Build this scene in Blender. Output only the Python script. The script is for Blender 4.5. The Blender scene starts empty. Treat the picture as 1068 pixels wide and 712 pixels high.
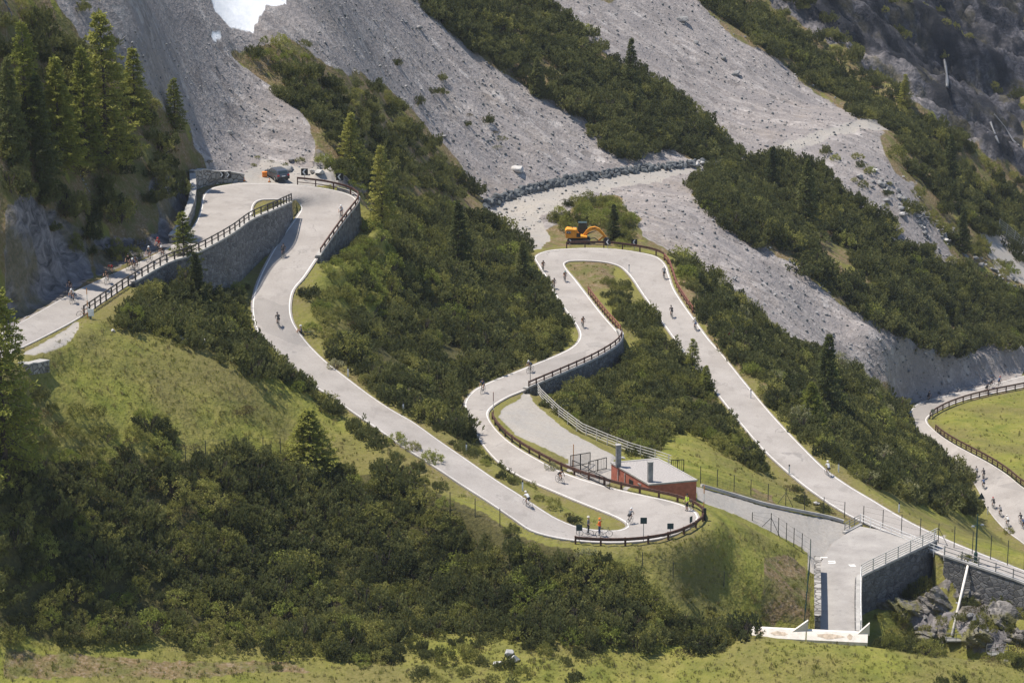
import bpy, bmesh, math, random
import numpy as np
from mathutils import Vector, Matrix
from mathutils.bvhtree import BVHTree
R=math.radians
rng=random.Random(11); nrs=np.random.RandomState(5)

# ------------------------------------------------------------------ camera, sky, sun
F=3000.0; TH=0.2967; CX,CY=534.0,356.0; CAMZ=150.0
scene=bpy.context.scene
C=scene.collection
cam_d=bpy.data.cameras.new('camera'); cam=bpy.data.objects.new('camera',cam_d); C.objects.link(cam)
cam.location=(0,0,CAMZ); cam.rotation_euler=(math.pi/2-TH,0,0)
cam_d.sensor_width=36; cam_d.lens=36*F/1068.0; cam_d.clip_start=1; cam_d.clip_end=6000
scene.camera=cam
SUN_AZ=R(-74)      # compass direction towards the sun, from +Y clockwise (left and behind the slope)
SUN_EL=R(67)
w=bpy.data.worlds.new('World'); scene.world=w; w.use_nodes=True
nt=w.node_tree; bg=nt.nodes['Background']; sk=nt.nodes.new('ShaderNodeTexSky'); sk.sky_type='NISHITA'
sk.sun_disc=False; sk.sun_elevation=SUN_EL; sk.sun_rotation=SUN_AZ; sk.altitude=1800
nt.links.new(sk.outputs[0],bg.inputs[0]); bg.inputs[1].default_value=0.13
sl=bpy.data.lights.new('sun','SUN'); sl.energy=4.8; sl.angle=R(0.6); sl.color=(1,0.93,0.835)
so=bpy.data.objects.new('sun',sl); C.objects.link(so)
sd=Vector((math.sin(SUN_AZ)*math.cos(SUN_EL),math.cos(SUN_AZ)*math.cos(SUN_EL),math.sin(SUN_EL)))
so.rotation_euler=sd.to_track_quat('Z','Y').to_euler(); so.location=(-100,300,300)
vs=scene.view_settings; vs.view_transform='Standard'; vs.look='None'; vs.exposure=0.38; vs.gamma=1

# ------------------------------------------------------------------ survey: image bearings -> metres
cT,sT=math.cos(TH),math.sin(TH)
def ray(px,py):
    u=(px-CX)/F; v=-(py-CY)/F
    return np.array([u,cT+v*sT,-sT+v*cT])
def PZ(px,py,zd):
    d=ray(px,py); p=d*(zd/(-d[2])); return (p[0],p[1],CAMZ-zd)
def PY(px,py,Y):
    d=ray(px,py); p=d*(Y/d[1]); return (p[0],p[1],CAMZ+p[2])
def W(px,Y,zd):
    f=Y*cT+zd*sT; return ((px-CX)/F*f,Y,CAMZ-zd)
def proj(P):
    P=np.atleast_2d(np.asarray(P,float)); z=P[:,2]-CAMZ
    f=P[:,1]*cT-z*sT; u=P[:,1]*sT+z*cT
    return np.stack([CX+F*P[:,0]/f, CY-F*u/f],1)

#ROADS
R1=[(-60,378,-60,416,77.2),(-20,358,-20,388,77.8),(16,339,12,368,78.4),(47,321,47,351,79),(79,303,81,333,79.6),(107,290,108,314.5,80.1),
 (135,278,135,296,80.5),(166,263,174,276,81),(190,250,205,265,81.4),(204,232,240,246,81.7),(209,218,262,229,81.9),(211,203,265,213,82.2),
 (221,195,271,208.6,82.5),(250,191,283,208,82.9),(290,191.3,294,208,83.3),(330,194.5,301,209.4,83.8),(354,199,307,211,84.3),(371,205,312,214.5,84.8),
 (374,212,313,219,85.2),(361,228,304,232,85.6),(345,250,291,248.6,86.1),(332,269,279,269,86.6),(319,289,269,289,87.2),(307,302,263.5,304.7,87.8),
 (304,318,261,322,88.4),(305.5,333,265,342,89),(312,345,277,361,89.6),(322,358.7,296,380,90.4),(340,376.6,318,397,90.9),(362,393.5,345,414,91.4),
 (385,411,372,433,91.9),(407,426,396,449,92.3),(430,438.5,423,468,92.8),(458,459,455,488,93.3),(486,478,480,505,93.8),(519,501,510,524,94.3),
 (541.6,515,535,541,94.7),(564,530,553,554,95.1),(582,541,580,561,95.5),(605,550,610,565,95.9),(630,552.5,650,566,96.3),(645,552.5,690,562,96.6),
 (653,549,720,551,96.9),(652,545.5,732,539,97.1),(645,541,723,530,97.3),(634,536,703,522.5,97.5),(616,529,675,516.5,97.7),(596,521,645,510,97.9),
 (575,512,613,501,98.2),(556,504,585,491,98.5),(539,496,562,479,98.8),(522,485,541,467,99.1),(508,471,526,456,99.4),(497,455,514,443,99.7),
 (488,437,509,432,99.9),(482,420,514,424,100.1),(493,406,530,414,100.4),(512,397,545,408,100.7),(530.6,389.8,561,401,101),(556,379.6,594,387,101.22),
 (581,369.5,621.6,374.6,101.45),(596,362,643,361.5,101.67),(603,354,649,352,101.81),(603.5,346,645.6,346,101.94),(597.6,335.4,632,331,102.12),(586,320,621.6,318,102.35),
 (577,306,611,304,102.48),(569.5,291,601,291,102.62),(561,277,592,281,102.75),(555.7,267,588.5,275,102.84),(569.5,261,593,272.5,102.98),(591,259,600,272,103.07),
 (618.7,258.3,612.8,272,103.16),(642,259.3,622,272.5,103.25),(668,263,634,274,103.34),(685.5,267,644,277,103.47),(695,275,650,281,103.61),(699,287,658,290,103.75),
 (703,300,667,304,103.88),(713,316,679,321,104.02),(723,330,691,338,104.15),(739.6,353,706,359,104.33),(754,369,724,382,104.47),(778.6,399.8,748,412,104.69),
 (805.6,432,775,446,105),(830,458,798,472.5,105.32),(860,488,829,500,105.72),(883,504.5,857,520.6,106),(908.5,519.6,885,538,106.27),(934,535,912,550,106.49),
 (959,548.7,944,563,106.76),(997,566,985,580,107.12),(1035,581,1028,593,107.48),(1068,594,1066,608,107.8),(1110,611,1110,627,108.2)]
R2=[(1110,534,1110,603,132.4),(1068,509,1068,567,133),(1050,494,1047,552,133.6),(1032,482.5,1029.5,531,134.2),(1012,472,1018.5,507.5,135),(995,463,1003,487,135.8),
 (981,454,983,472,136.7),(972,446,965,458,137.5),(967,440,952,444,138),(968,435,947,432,138.4),(976,429.5,953,421.5,138.7),(990,422.5,971,415.6,139),
 (1009.5,416,996,409.5,139.4),(1035,410,1028,402,139.8),(1068.5,403.5,1065,392,140.4),(1110,395,1106,383,141)]

def catmull(P,step):
    P=np.asarray(P,float); out=[]
    Q=np.vstack([2*P[0]-P[1],P,2*P[-1]-P[-2]])
    for i in range(1,len(Q)-2):
        p0,p1,p2,p3=Q[i-1],Q[i],Q[i+1],Q[i+2]
        n=max(1,int(round(np.linalg.norm((p2-p1)[:2])/step)))
        for k in range(n):
            t=k/n
            out.append(0.5*((2*p1)+(-p0+p2)*t+(2*p0-5*p1+4*p2-p3)*t*t+(-p0+3*p1-3*p2+p3)*t**3))
    out.append(Q[-2]); return np.array(out)
def road_samples(RD,step=1.0):
    S=np.array([list(PZ(a,b,z))+list(PZ(c,d,z)) for a,b,c,d,z in RD])
    # average to smooth hand-read jitter
    for _ in range(1):
        T=S.copy(); T[1:-1]=(S[:-2]+2*S[1:-1]+S[2:])/4*0.35+S[1:-1]*0.65; S=T
    return catmull(S,step)
RP=[(716,504,716,518,99.3),(729,506,729,519.5,99.7),(759,514.7,755,530,101.36),(798,526.5,785,544.5,102.89),(838,534.4,816,560,104.51),(866,540,838,574,105.77),(893,549,849,590,106.56)]
S1=road_samples(R1,0.8); S2=road_samples(R2,0.8); S3=road_samples(RP,0.15)

# walls: list of (px,py,zd_top,zd_base); low side 'R' or 'L' of travel direction
WALLS=dict(
 inner=([(140,296,80.6,82),(174,276.5,81,84.0),(205,265.5,81.4,86.8),(240,246.5,81.7,87.2),(262,231,81.9,87.0),(287,220,82.3,86.0),(304,212,83.7,85.1)],'R'),
 outer=([(352,197.5,84.3,84.9),(366,201.5,84.7,86.8),(374,207,85.0,88.2),(373,213,85.2,88.4),(361,228.5,85.6,88.6),(345,250.5,86.1,88.4),(333,268.5,86.5,87.6)],'L'),
 mid=([(549,406.5,100.8,101.3),(561,401.5,101,102.7),(594,387.5,101.22,103.4),(621.6,375,101.45,103.8),(643,362,101.68,104.0),(649.5,352,101.8,104.0),(647,345,101.95,103.0)],'R'),
 plat=([(897.5,660,106.5,111.5),(897,628,106.5,111),(897.4,607,106.5,110.4),(898.0,603,106.5,110.3),(901.5,600.8,106.5,110.3),(906,598.6,106.5,110.3),(930,587,106.5,110.5),(977,564.5,106.5,110.2)],'R'),
 end=([(985,581,107.0,108),(1005,587.5,107.15,110.3),(1030,596,107.3,110.6),(1067,609,107.6,110.4),(1110,628,107.9,110.8)],'R'),
)
def wall_samples(w,step=0.6):
    P=np.array([list(PZ(a,b,zt))+[CAMZ-zb] for a,b,zt,zb in w]); return catmull(P,step)
WS={k:(wall_samples(v[0]),v[1]) for k,v in WALLS.items()}

# ------------------------------------------------------------------ terrain control points
cp=[]
def c3(*pts):
    for p in pts: cp.append(p)
# roads (skip edges that stand on walls: those sides are carved)
def near_wall(x,y,d=2.0):
    for S,_ in WS.values():
        if np.min((S[:,0]-x)**2+(S[:,1]-y)**2)<d*d: return True
    return False
for S in (S1,S2,S3):
    for s in S[::(6 if len(S)<700 and S is not S3 else 30)]:
        m=(s[:3]+s[3:])/2; c3(tuple(m))
        for e in (s[:3],s[3:]):
            if not near_wall(e[0],e[1]): 
                o=m+(e-m)*1.12; c3((o[0],o[1],e[2]))
# foot of the walls
for k,(S,side) in WS.items():
    T=np.gradient(S[:,:2],axis=0); T/=np.linalg.norm(T,axis=1)[:,None]
    Nn=np.stack([T[:,1],-T[:,0]],1)*(1 if side=='R' else -1)
    for i in range(2,len(S)-2,5):
        p=S[i,:2]+Nn[i]*2.2
        zb=S[i,3]
        # never below a road next to it
        c3((p[0],p[1],zb-0.15))
Z=lambda *a:[c3(PZ(x,y,z)) for x,y,z in a]
Yd=lambda *a:[c3(PY(x,y,Y)) for x,y,Y in a]
Wd=lambda *a:[c3(W(x,Y,z)) for x,Y,z in a]
# left hillside above the road
Yd((-150,300,264),(-150,150,282),(-150,0,298),(0,300,262),(0,250,268),(0,180,276),(0,100,286),(0,0,298),(60,270,284),(60,200,292),(60,150,298),(60,50,312),(110,250,296),(100,200,301),(100,100,314),(100,0,328),
   (160,230,306),(150,150,317),(150,50,331),(150,0,340),(185,215,316),(185,190,323),(200,150,337),(200,100,346),(200,0,364),(200,172,332),(230,174,336),(250,140,352),(250,70,366),(250,0,380),(300,172,349),(300,130,358),(300,60,375),(300,0,394),
   (350,185,346),(350,140,361),(350,60,388),(350,0,412),(400,190,370),(400,150,386),(400,90,412),(400,0,442))
Z((300,186,83.4),(270,186,83.1))
# big scree mountain
def mount(px,py):
    t=math.tan(TH+(py-CY)/F); kx=(px-CX)/F
    return 196.05/(.22+t-.61*kx)
Yd((450,150,412),(450,80,436),(450,0,464))
for px,py in [(500,180),(500,100),(500,0),(560,160),(600,100),(600,0),(650,140),(700,90),(700,0),(760,120),(800,60),(800,0),(850,110),(900,50),(900,100)]:
    Yd((px,py,mount(px,py)))
Yd((450,205,384),(480,215,394),(505,222,403),(530,232,404),(560,250,396),(540,248,393),(515,214,412),(560,198,427),(620,186,441),(680,178,452),(750,170,466),(800,156,478),(850,140,494),(905,125,512),
   (560,215,410),(600,212,420),(600,240,402),(650,240,404),(690,255,403),(640,210,427),(700,225,423),(700,200,436),(760,205,446),(760,250,422),(730,290,395),(800,300,406),(780,330,388),(800,355,382),(850,250,447),(850,330,413),(870,372,400),(900,290,436),(920,375,414),
   (960,330,440),(950,383,424),(1000,340,452),(1000,372,442),(1040,362,450),(1068,345,462),(1068,372,455),(920,400,411),(1120,350,470),(1200,350,490),
   (920,180,485),(940,240,470),(1000,280,474),(1068,300,485),(1150,300,500),(960,150,520),(1000,200,520),(1068,250,525),(1150,250,545))
Yd((950,100,545),(1000,100,578),(1068,150,570),(1000,50,610),(1068,60,640),(950,0,620),(1000,0,655),(1068,0,690),(1200,100,660),(1200,0,740),(1200,200,600),(870,0,575),(920,60,570))
# slope between first hairpin and the excavator hairpin
Yd((390,215,352),(400,240,345),(430,240,358),(470,245,373),(520,270,378),(420,290,335),(450,300,340),(500,300,356),(540,320,350),(380,280,328),(350,300,312),(340,330,302),(400,350,312),(450,350,325),(500,350,332),(450,400,300),(500,385,315),(410,395,296),(480,420,292),(570,345,341))
# bushes below the left road
Yd((120,318,278),(150,305,286),(180,322,284),(200,300,293),(230,330,293),(240,300,301),(215,285,302),(255,340,290),(280,375,284))
# left meadow
Z((-100,400,78),(9,380,78.4),(60,355,79.4),(100,345,80.2),(130,338,80.9),(180,350,82.6),(240,373,85.2),(300,398,88.4),(330,410,90.2))
Z((-100,450,80.5),(20,420,81),(100,400,82.5),(180,390,84.3),(250,410,87.0))
Z((-100,520,85.5),(0,480,84.2),(100,450,85.2),(200,440,87.4),(300,440,90.6),(380,455,92.3),(440,500,94.2),(500,535,95.3))
Z((-100,600,91),(0,550,88.4),(100,520,89.2),(200,500,90.3),(300,490,92.7),(400,500,94.2),(450,540,96))
Z((0,610,92.4),(100,590,93.3),(200,570,94.2),(300,560,96.0),(400,560,97.2),(500,580,98))
Z((-100,680,97.5),(0,650,95.8),(100,640,96.4),(200,640,97.6),(300,640,99.2),(400,630,99.6),(500,640,100))
Z((-100,760,101),(0,712,98.5),(100,690,98.4),(200,690,99.4),(300,690,100.4),(400,690,100.8),(500,690,101),(200,760,101),(400,760,102),(600,760,103),(800,760,104),(1000,760,105),(1150,740,105.5))
Z((600,585,96.9),(600,600,97.7),(600,650,99.9),(600,700,101.1),(660,580,97.6),(700,600,98.9),(700,650,101.3),(700,690,102.2),(660,640,100))
Z((740,530,98.7),(760,537,100.4),(745,552,99.3),(842,590,105.5),(735,662,103.6))
def between(a,b_,ts):
    a,b_=np.array(PZ(*a)),np.array(PZ(*b_))
    for t in ts: c3(tuple(a*(1-t)+b_*t))
between((735,539,97.3),(841,577,104.9),(.25,.5,.75)); between((733,546,97.3),(841,600,105.6),(.2,.4,.6,.8)); between((722,553,97.2),(841,640,105.9),(.2,.4,.6,.8,.97)); between((700,563,97.1),(790,650,105.6),(.2,.4,.6,.8,.97)); between((680,566,97.0),(745,655,104),(.25,.5,.75))
# building yard, lay-by, field and gravel path
Z((540,440,100.3),(560,430,100.6),(580,455,100),(590,490,99.2),(610,470,99.9),(640,480,99.7),(600,440,101.09),(630,500,99.9),(650,514,99.6),(690,519,99.2),(668,508,99.9),(655,470,100.3),(700,490,99.6),(690,475,100.4),(730,506,99.8),(729,519,99.6),(741,521,99.9))
Z((759,523,101.31),(795,535,102.8),(825,548,104.24),(850,560,105.59),(865,575,106.31))
Z((680,450,102.26),(700,450,102.8),(740,470,103.02),(760,500,102.35),(800,520,103.97),(840,530,105.23),(870,540,105.95),(720,430,103.61),(790,500,104.47),(760,460,104.15),(610,415,101.99),(640,430,102.17),(580,412,101.63))
Z((620,400,102.76),(650,390,103.25),(680,400,103.66),(700,380,103.97),(665,350,103.52),(640,300,103.2),(625,290,103.07),(670,330,103.7))
# between right leg and valley road
Yd((740,320,372),(780,370,354),(820,400,345),(850,440,328),(880,430,348),(880,480,312),(920,460,345),(920,510,306),(950,480,352),(970,500,340),(960,530,318),(1000,530,333),(1000,555,302),(1040,565,300),(1060,580,293),(980,555,297),(820,360,384),(870,390,386),(920,430,386))
Z((1020,440,137.8),(1060,430,138.6),(1068,470,136.2),(1040,460,136.8),(1000,440,137.6),(1120,450,137.5),(1120,500,134.5))
# platform surroundings, gully
Z((856,598,106.5),(860,640,106.5),(890,640,106.5),(880,600,106.5),(890,570,106.5),(930,580,106.5),(950,565,106.4),(905,552,106.3))
Yd((1010,575,283),(960,561,286))
Wd((910,256,111.8),(910,265,111.2),(940,268,111.8),(950,278,111.2),(985,273,114),(1000,262,115.5),(980,253,115),(1040,269,112.5),(1068,265,111),(1045,255,112),(1110,260,111),(1000,279,113.3))
Wd((785,250,106.3),(830,247.5,106.8),(870,247,107.5),(900,250,110.5),(1000,251,112),(805,254.5,106.8))
Wd((900,239,101.75),(1000,239,102.6),(1068,239,102.9),(840,240,101.7),(950,239.5,102.1),(1068,246,109),(1150,240,104.0),(780,241.5,101.9))
# ground towards and around the camera, and the far margins
c3((0,150,46),(-60,150,48),(60,150,44),(0,80,40),(120,200,44),(-120,200,50),(-150,300,110),(-180,450,200),(150,300,20),(170,420,5),(-60,600,150),(0,750,140),(150,800,60),(220,650,20))
cp=np.array(cp,float)
# drop near-duplicates
keep=[]
for i,p in enumerate(cp):
    if not any((cp[j,0]-p[0])**2+(cp[j,1]-p[1])**2<0.8 for j in keep): keep.append(i)
cp=cp[keep]
def tps_fit(P,lam):
    n=len(P); X=P[:,:2]/100; d2=((X[:,None]-X[None])**2).sum(-1)
    K=np.where(d2>0,0.5*d2*np.log(d2+1e-20),0)+lam*np.eye(n)
    A=np.zeros((n+3,n+3)); A[:n,:n]=K; A[:n,n]=1; A[:n,n+1:]=X; A[n,:n]=1; A[n+1:,:n]=X.T
    b=np.zeros(n+3); b[:n]=P[:,2]
    s=np.linalg.solve(A,b); return X,s
TX,TS=tps_fit(cp,2e-5)
def base_h(x,y):
    x=np.asarray(x,float).ravel()/100; y=np.asarray(y,float).ravel()/100; n=len(TX)
    out=TS[n]+TS[n+1]*x+TS[n+2]*y
    for a in range(0,len(x),20000):
        d2=(x[a:a+20000,None]-TX[None,:,0])**2+(y[a:a+20000,None]-TX[None,:,1])**2
        out[a:a+20000]+=(0.5*d2*np.log(d2+1e-20))@TS[:n]
    return out
# value noise
_perm=nrs.rand(256,256)
def vnoise(x,y,s,o=0):
    x=x/s+o*17.3+500; y=y/s+o*9.7+500
    i=np.floor(x).astype(int); j=np.floor(y).astype(int); u=x-i; v=y-j
    u=u*u*(3-2*u); v=v*v*(3-2*v)
    g=lambda a,b:_perm[a%256,b%256]
    return (g(i,j)*(1-u)+g(i+1,j)*u)*(1-v)+(g(i,j+1)*(1-u)+g(i+1,j+1)*u)*v-0.5
def fbm(x,y,s,n=4,o=0):
    r=0;a=1
    for k in range(n): r=r+a*vnoise(x,y,s/2**k,o+k); a*=.5
    return r
def inpoly(px,py,poly):
    c=np.zeros(px.shape,bool); n=len(poly); j=n-1
    for i in range(n):
        xi,yi=poly[i]; xj,yj=poly[j]
        if yi!=yj:
            c^=((yi>py)!=(yj>py))&(px<(xj-xi)*(py-yi)/(yj-yi)+xi)
        j=i
    return c

# ------------------------------------------------------------------ ground cover map (surveyed outlines)
G=dict(
 scree=[[(175,0),(215,60),(190,120),(205,160),(240,180),(330,185),(330,150),(300,110),(240,60),(300,40),(345,70),(400,85),(430,120),(470,160),(500,212),(545,250),(600,215),(640,205),(680,245),(740,290),(800,350),(870,372),(910,400),(940,410),(975,370),(900,325),(840,280),(760,235),(720,190),(760,170),(850,160),(900,195),(925,135),(850,90),(770,35),(720,-5),(550,-5),(640,60),(700,95),(770,160),(735,172),(690,150),(650,168),(590,110),(500,60),(430,-10),(175,-10)],
        [(850,165),(905,125),(930,180),(950,190),(1000,270),(1068,330),(1068,345),(990,320),(940,270),(890,210)],
        [(905,385),(960,368),(1000,365),(1070,362),(1075,393),(1000,410),(955,423),(935,410)],
        [(0,230),(40,225),(95,250),(100,280),(60,310),(20,330),(0,335)],[(100,-10),(230,-10),(215,60),(190,100),(150,60)],[(60,0),(120,0),(215,60),(190,130),(150,90),(90,45)]],
 rock=[[(720,-5),(790,-5),(860,40),(930,85),(1000,140),(1068,190),(1075,-5)],[(930,605),(975,600),(1000,640),(985,680),(950,650)],[(1000,640),(1040,612),(1068,640),(1050,690),(1010,675)],[(100,245),(150,240),(185,225),(190,245),(130,275),(108,285)],[(150,195),(200,170),(200,235),(170,250)],
       [(30,200),(95,245),(105,285),(50,315),(0,330),(0,215)],[(330,155),(420,190),(380,200),(330,190)]],
 dry=[[(735,345),(720,325),(700,280),(712,275),(735,318),(800,400),(870,465),(940,520),(900,505),(800,415)],[(590,275),(640,275),(640,300),(615,305)],[(225,110),(290,90),(330,180),(230,180)],[(800,575),(842,580),(840,650),(790,640)],[(400,0),(420,120),(540,230),(590,215),(500,120)],
      [(0,672),(300,690),(330,700),(0,705)],[(735,515),(830,545),(800,520),(760,510)],[(550,210),(600,200),(620,225),(560,235)],[(150,180),(205,150),(230,190),(175,250)]],
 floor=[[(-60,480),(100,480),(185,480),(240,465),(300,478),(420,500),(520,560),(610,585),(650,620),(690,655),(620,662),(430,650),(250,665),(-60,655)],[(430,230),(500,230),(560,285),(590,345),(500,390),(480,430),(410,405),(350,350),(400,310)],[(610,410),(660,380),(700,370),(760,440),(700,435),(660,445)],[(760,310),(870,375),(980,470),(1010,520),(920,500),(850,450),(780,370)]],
 path=[[(588,485),(640,478),(640,505),(660,515),(625,505),(600,497)],[(548,411),(524,426),(521,436),(538,452),(563,464),(594,478),(590,492),(632,500),(640,480),(642,474),(616.5,462),(586,444),(561,424)],
       [(725,505.5),(759,514.7),(798,526.5),(838,534.4),(881,543),(896,549),(977,560),(990,575),(899,603),(897,660),(856,660),(856,598),(843,590),(841,573),(818,560),(785,544),(759,532.4),(727,519)],
       [(22,372),(81,335),(83,347),(76,358),(60,370),(35,378)],
       [(222,192),(280,168),(345,180),(355,197),(300,191)],[(750,168),(800,153),(850,139),(900,124),(925,128),(928,136),(900,135),(850,149),(800,163),(755,178)],[(505,215),(530,205),(560,195),(640,182),(750,168),(760,175),(640,196),(560,225),(575,250),(556,262),(540,255)],
       [(1068,240),(1075,300),(1040,285),(1020,240)]],
)
# snow lies in the gully at the very top
SNOW=[(219,-6),(300,-6),(298,4),(277,12),(266,22),(262,33),(244,35),(238,26),(224,12)]
SNOW2=[(222,35),(234,38),(228,44),(218,41)]

# ------------------------------------------------------------------ terrain grid
kk=np.concatenate([-np.geomspace(1.1,.215,26)[:-1],np.linspace(-.21,.21,560),np.geomspace(.215,1.1,26)[1:]])
yy=np.concatenate([np.linspace(40,196,14),np.arange(200,330,.45),np.arange(330,470,.7),np.arange(470,720,1.4),np.geomspace(722,1500,22)])
KK,YY=np.meshgrid(kk,yy); XX=KK*(YY+30); shp=XX.shape
gx=XX.ravel(); gy=YY.ravel()
gz=base_h(gx,gy)
# far margins: keep the mountain rising gently, never spiking
far=np.clip((gy-720)/500,0,1); gz=np.where(gy>720,gz,gz)
gz=np.clip(gz,-20,420)
pp=proj(np.stack([gx,gy,gz],1))
wx=fbm(gx,gy,9,4,3)*16; wy=fbm(gx,gy,9,4,8)*12
pxw=pp[:,0]+wx; pyw=pp[:,1]+wy
sharp=fbm(gx,gy,2.5,2,5)
att={}
cl_m=inpoly(pp[:,0]+wx,pp[:,1]+wy,[(790,-10),(900,50),(960,90),(1020,150),(1090,215),(1090,-10)])
for k,pl in G.items():
    m=np.zeros(gx.shape,bool)
    for p in pl:
        if k=='path': m|=inpoly(pp[:,0]+sharp*2.5,pp[:,1]+sharp*2,p)
        else: m|=inpoly(pxw,pyw,p)
    att[k]=m.astype(float)
att['snow']=(inpoly(pp[:,0]+sharp*7,pp[:,1]+sharp*5,SNOW)|inpoly(pp[:,0],pp[:,1]+sharp*2,SNOW2)).astype(float)
beyond=((pp[:,1]<-6)|(gy>740)); att['scree'][beyond]=1
for p in [(pp[:,0]>1075)&(pp[:,1]<330),]: att['rock'][p]=1
att['cliff']=cl_m.astype(float)
att['path']*=(gy>230)&(gy<580)
MEAD=inpoly(pp[:,0],pp[:,1],[(955,428),(1200,380),(1200,600),(1068,520)])
att['dry'][(gy>345)&~MEAD&(sharp>-.32)&((gy>385)|(pp[:,1]<225))]=1
att['dry'][(pp[:,0]<205)&(pp[:,1]<330)&(gy>258)&(sharp>-.3)&(pp[:,1]<345-pp[:,0]*.5)]=1
# relief
def smooth(m,n=2):
    m=m.reshape(shp)
    for _ in range(n):
        q=m.copy(); q[1:-1,1:-1]=(m[1:-1,1:-1]*2+m[:-2,1:-1]+m[2:,1:-1]+m[1:-1,:-2]+m[1:-1,2:])/6; m=q
    return m.ravel()
scr=smooth(att['scree'],3); rk=smooth(att['rock'],4); pth=smooth(att['path'],2)
cliff=rk*np.clip((gy-480)/60,0,1)
rel=(1-pth)*(fbm(gx,gy,14,4,1)*0.9*(1-scr*.3)+fbm(gx,gy,3,3,2)*0.28)
# scree: small runnels that follow the fall line (down to the right)
fu=gx*.34+gy*.94; fv=gx*.94-gy*.34
rel+=scr*(fbm(fu,fv*.14,5,4,12)*1.1+fbm(fu,fv*.3,1.6,3,15)*.35)
rg=1-np.abs(fbm(gx,gy+gx*.6,22,5,21))*2.2
su=gx*.80+gy*.60; sv=-gx*.60+gy*.80
rel+=cliff*((1-np.abs(fbm(su*.35,sv,15,5,21))*2.2-.5)*6+(1-np.abs(fbm(su*.5,sv*1.5,5,4,25))*2.2-.5)*2.4)
bed=gz*1.1+gx*.45+fbm(gx,gy,4,3,33)*1.2; hs_=np.modf(np.abs(np.sin(np.floor(bed/.75)*12.9898)*43758.5))[0]
nr_=np.clip(rk-cliff,0,1)
rel+=nr_*((1-np.abs(fbm(gx,gy,5,5,31))*2.4-.3)*1.1+(hs_-.5)*.55+(1-np.abs(fbm(gx+gz,gy,1.4,3,35))*2.6-.4)*.35)
# gravel bank heaped along the far road
RID=np.array([PY(918,402,414),PY(945,390,421),PY(975,379,430),PY(1000,375,436),PY(1025,378,442),PY(1050,384,447)])
rp=np.concatenate([RID[i]+(RID[i+1]-RID[i])*np.linspace(0,1,14)[:,None] for i in range(len(RID)-1)])
zz_=np.where((gx>45)&(gx<110)&(gy>395)&(gy<475))[0]
dd_=np.sqrt(((gx[zz_,None]-rp[None,:,0])**2+(gy[zz_,None]-rp[None,:,1])**2).min(1))
rel[zz_]+=3.4*np.exp(-(dd_/4.2)**2)
gz0=gz+rel
# distance to roads, walls
from mathutils.kdtree import KDTree
def near(S,x,y):
    t=KDTree(len(S))
    for i,s in enumerate(S): t.insert((s[0],s[1],0),i)
    t.balance(); f=t.find
    r=[f((a,b_,0)) for a,b_ in zip(x.tolist(),y.tolist())]
    return np.array([q[1] for q in r],int),np.array([q[2] for q in r])
zone=(np.abs(gx)<110)&(gy>215)&(gy<470); zi=np.where(zone)[0]
x=gx[zi];y=gy[zi];z=gz0[zi]; roadm=np.zeros(len(zi))
rdist=np.full(len(zi),1e3)
# platform pad first
PLAT=[PZ(a,b,106.5)[:2] for a,b in [(857,585),(868,566),(893,549.5),(897,548.5),(959,560),(977,564),(897.8,602.5),(897.4,660.5),(855.5,660.5),(855.5,598)]]
inp=inpoly(x,y,PLAT); z=np.where(inp,CAMZ-106.5-.15,z)
for S in (S1,S2,S3):
    M=(S[:,:3]+S[:,3:])/2
    # lateral samples across the road for a true distance field
    for q in (0,):
        lat=np.linspace(0,1,25)
        P=np.concatenate([S[:,:3]*(1-t)+S[:,3:]*t for t in lat]); ed=np.tile(np.arange(len(S)),25)
        i,d=near(P,x,y)
    zr=P[i,2]-.14
    rdist=np.minimum(rdist,d) if S is not S3 else rdist
    wgt=np.clip(1-(d-1.3)/2.6,0,1); wgt=wgt*wgt*(3-2*wgt)
    z=z*(1-wgt)+zr*wgt
for k,(S,side) in WS.items():
    i,d=near(S,x,y)
    T=np.gradient(S[:,:2],axis=0); T/=np.linalg.norm(T,axis=1)[:,None]
    sg=(x-S[i,0])*T[i,1]-(y-S[i,1])*T[i,0]
    if side=='L': sg=-sg
    along=(x-S[i,0])*T[i,0]+(y-S[i,1])*T[i,1]
    ok=(np.abs(along)<1.0)&(sg>-.75)&(d<6)
    zb=S[i,3]-.1
    wgt=np.clip(1-(sg-2.0)/3.0,0,1)
    lower=np.minimum(z,zb+np.maximum(sg-1.0,0)*.25)
    z=np.where(ok,z*(1-wgt)+lower*wgt,z)
# the valley roads never vanish below a wall foot: restore any road bed lying on the low side
dw=np.full(len(x),9.0)
for (Wl,_) in WS.values():
    j,dj=near(Wl,x,y); dw=np.minimum(dw,dj)
cand_=np.where((rdist<1.0))[0]
for S in (S1,S2):
    P=np.concatenate([S[:,:3]*(1-t)+S[:,3:]*t for t in np.linspace(.06,.94,24)])
    i,d=near(P,x[cand_],y[cand_]); ins=(d<.55)&(dw[cand_]>.8)
    z[cand_[ins]]=P[i[ins],2]-.14
inp=inpoly(x,y,PLAT); z=np.where(inp,CAMZ-106.5-.15,z)
gz1=gz0.copy(); gz1[zi]=z
rd=np.full(len(gx),99.0); rd[zi]=rdist
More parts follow.
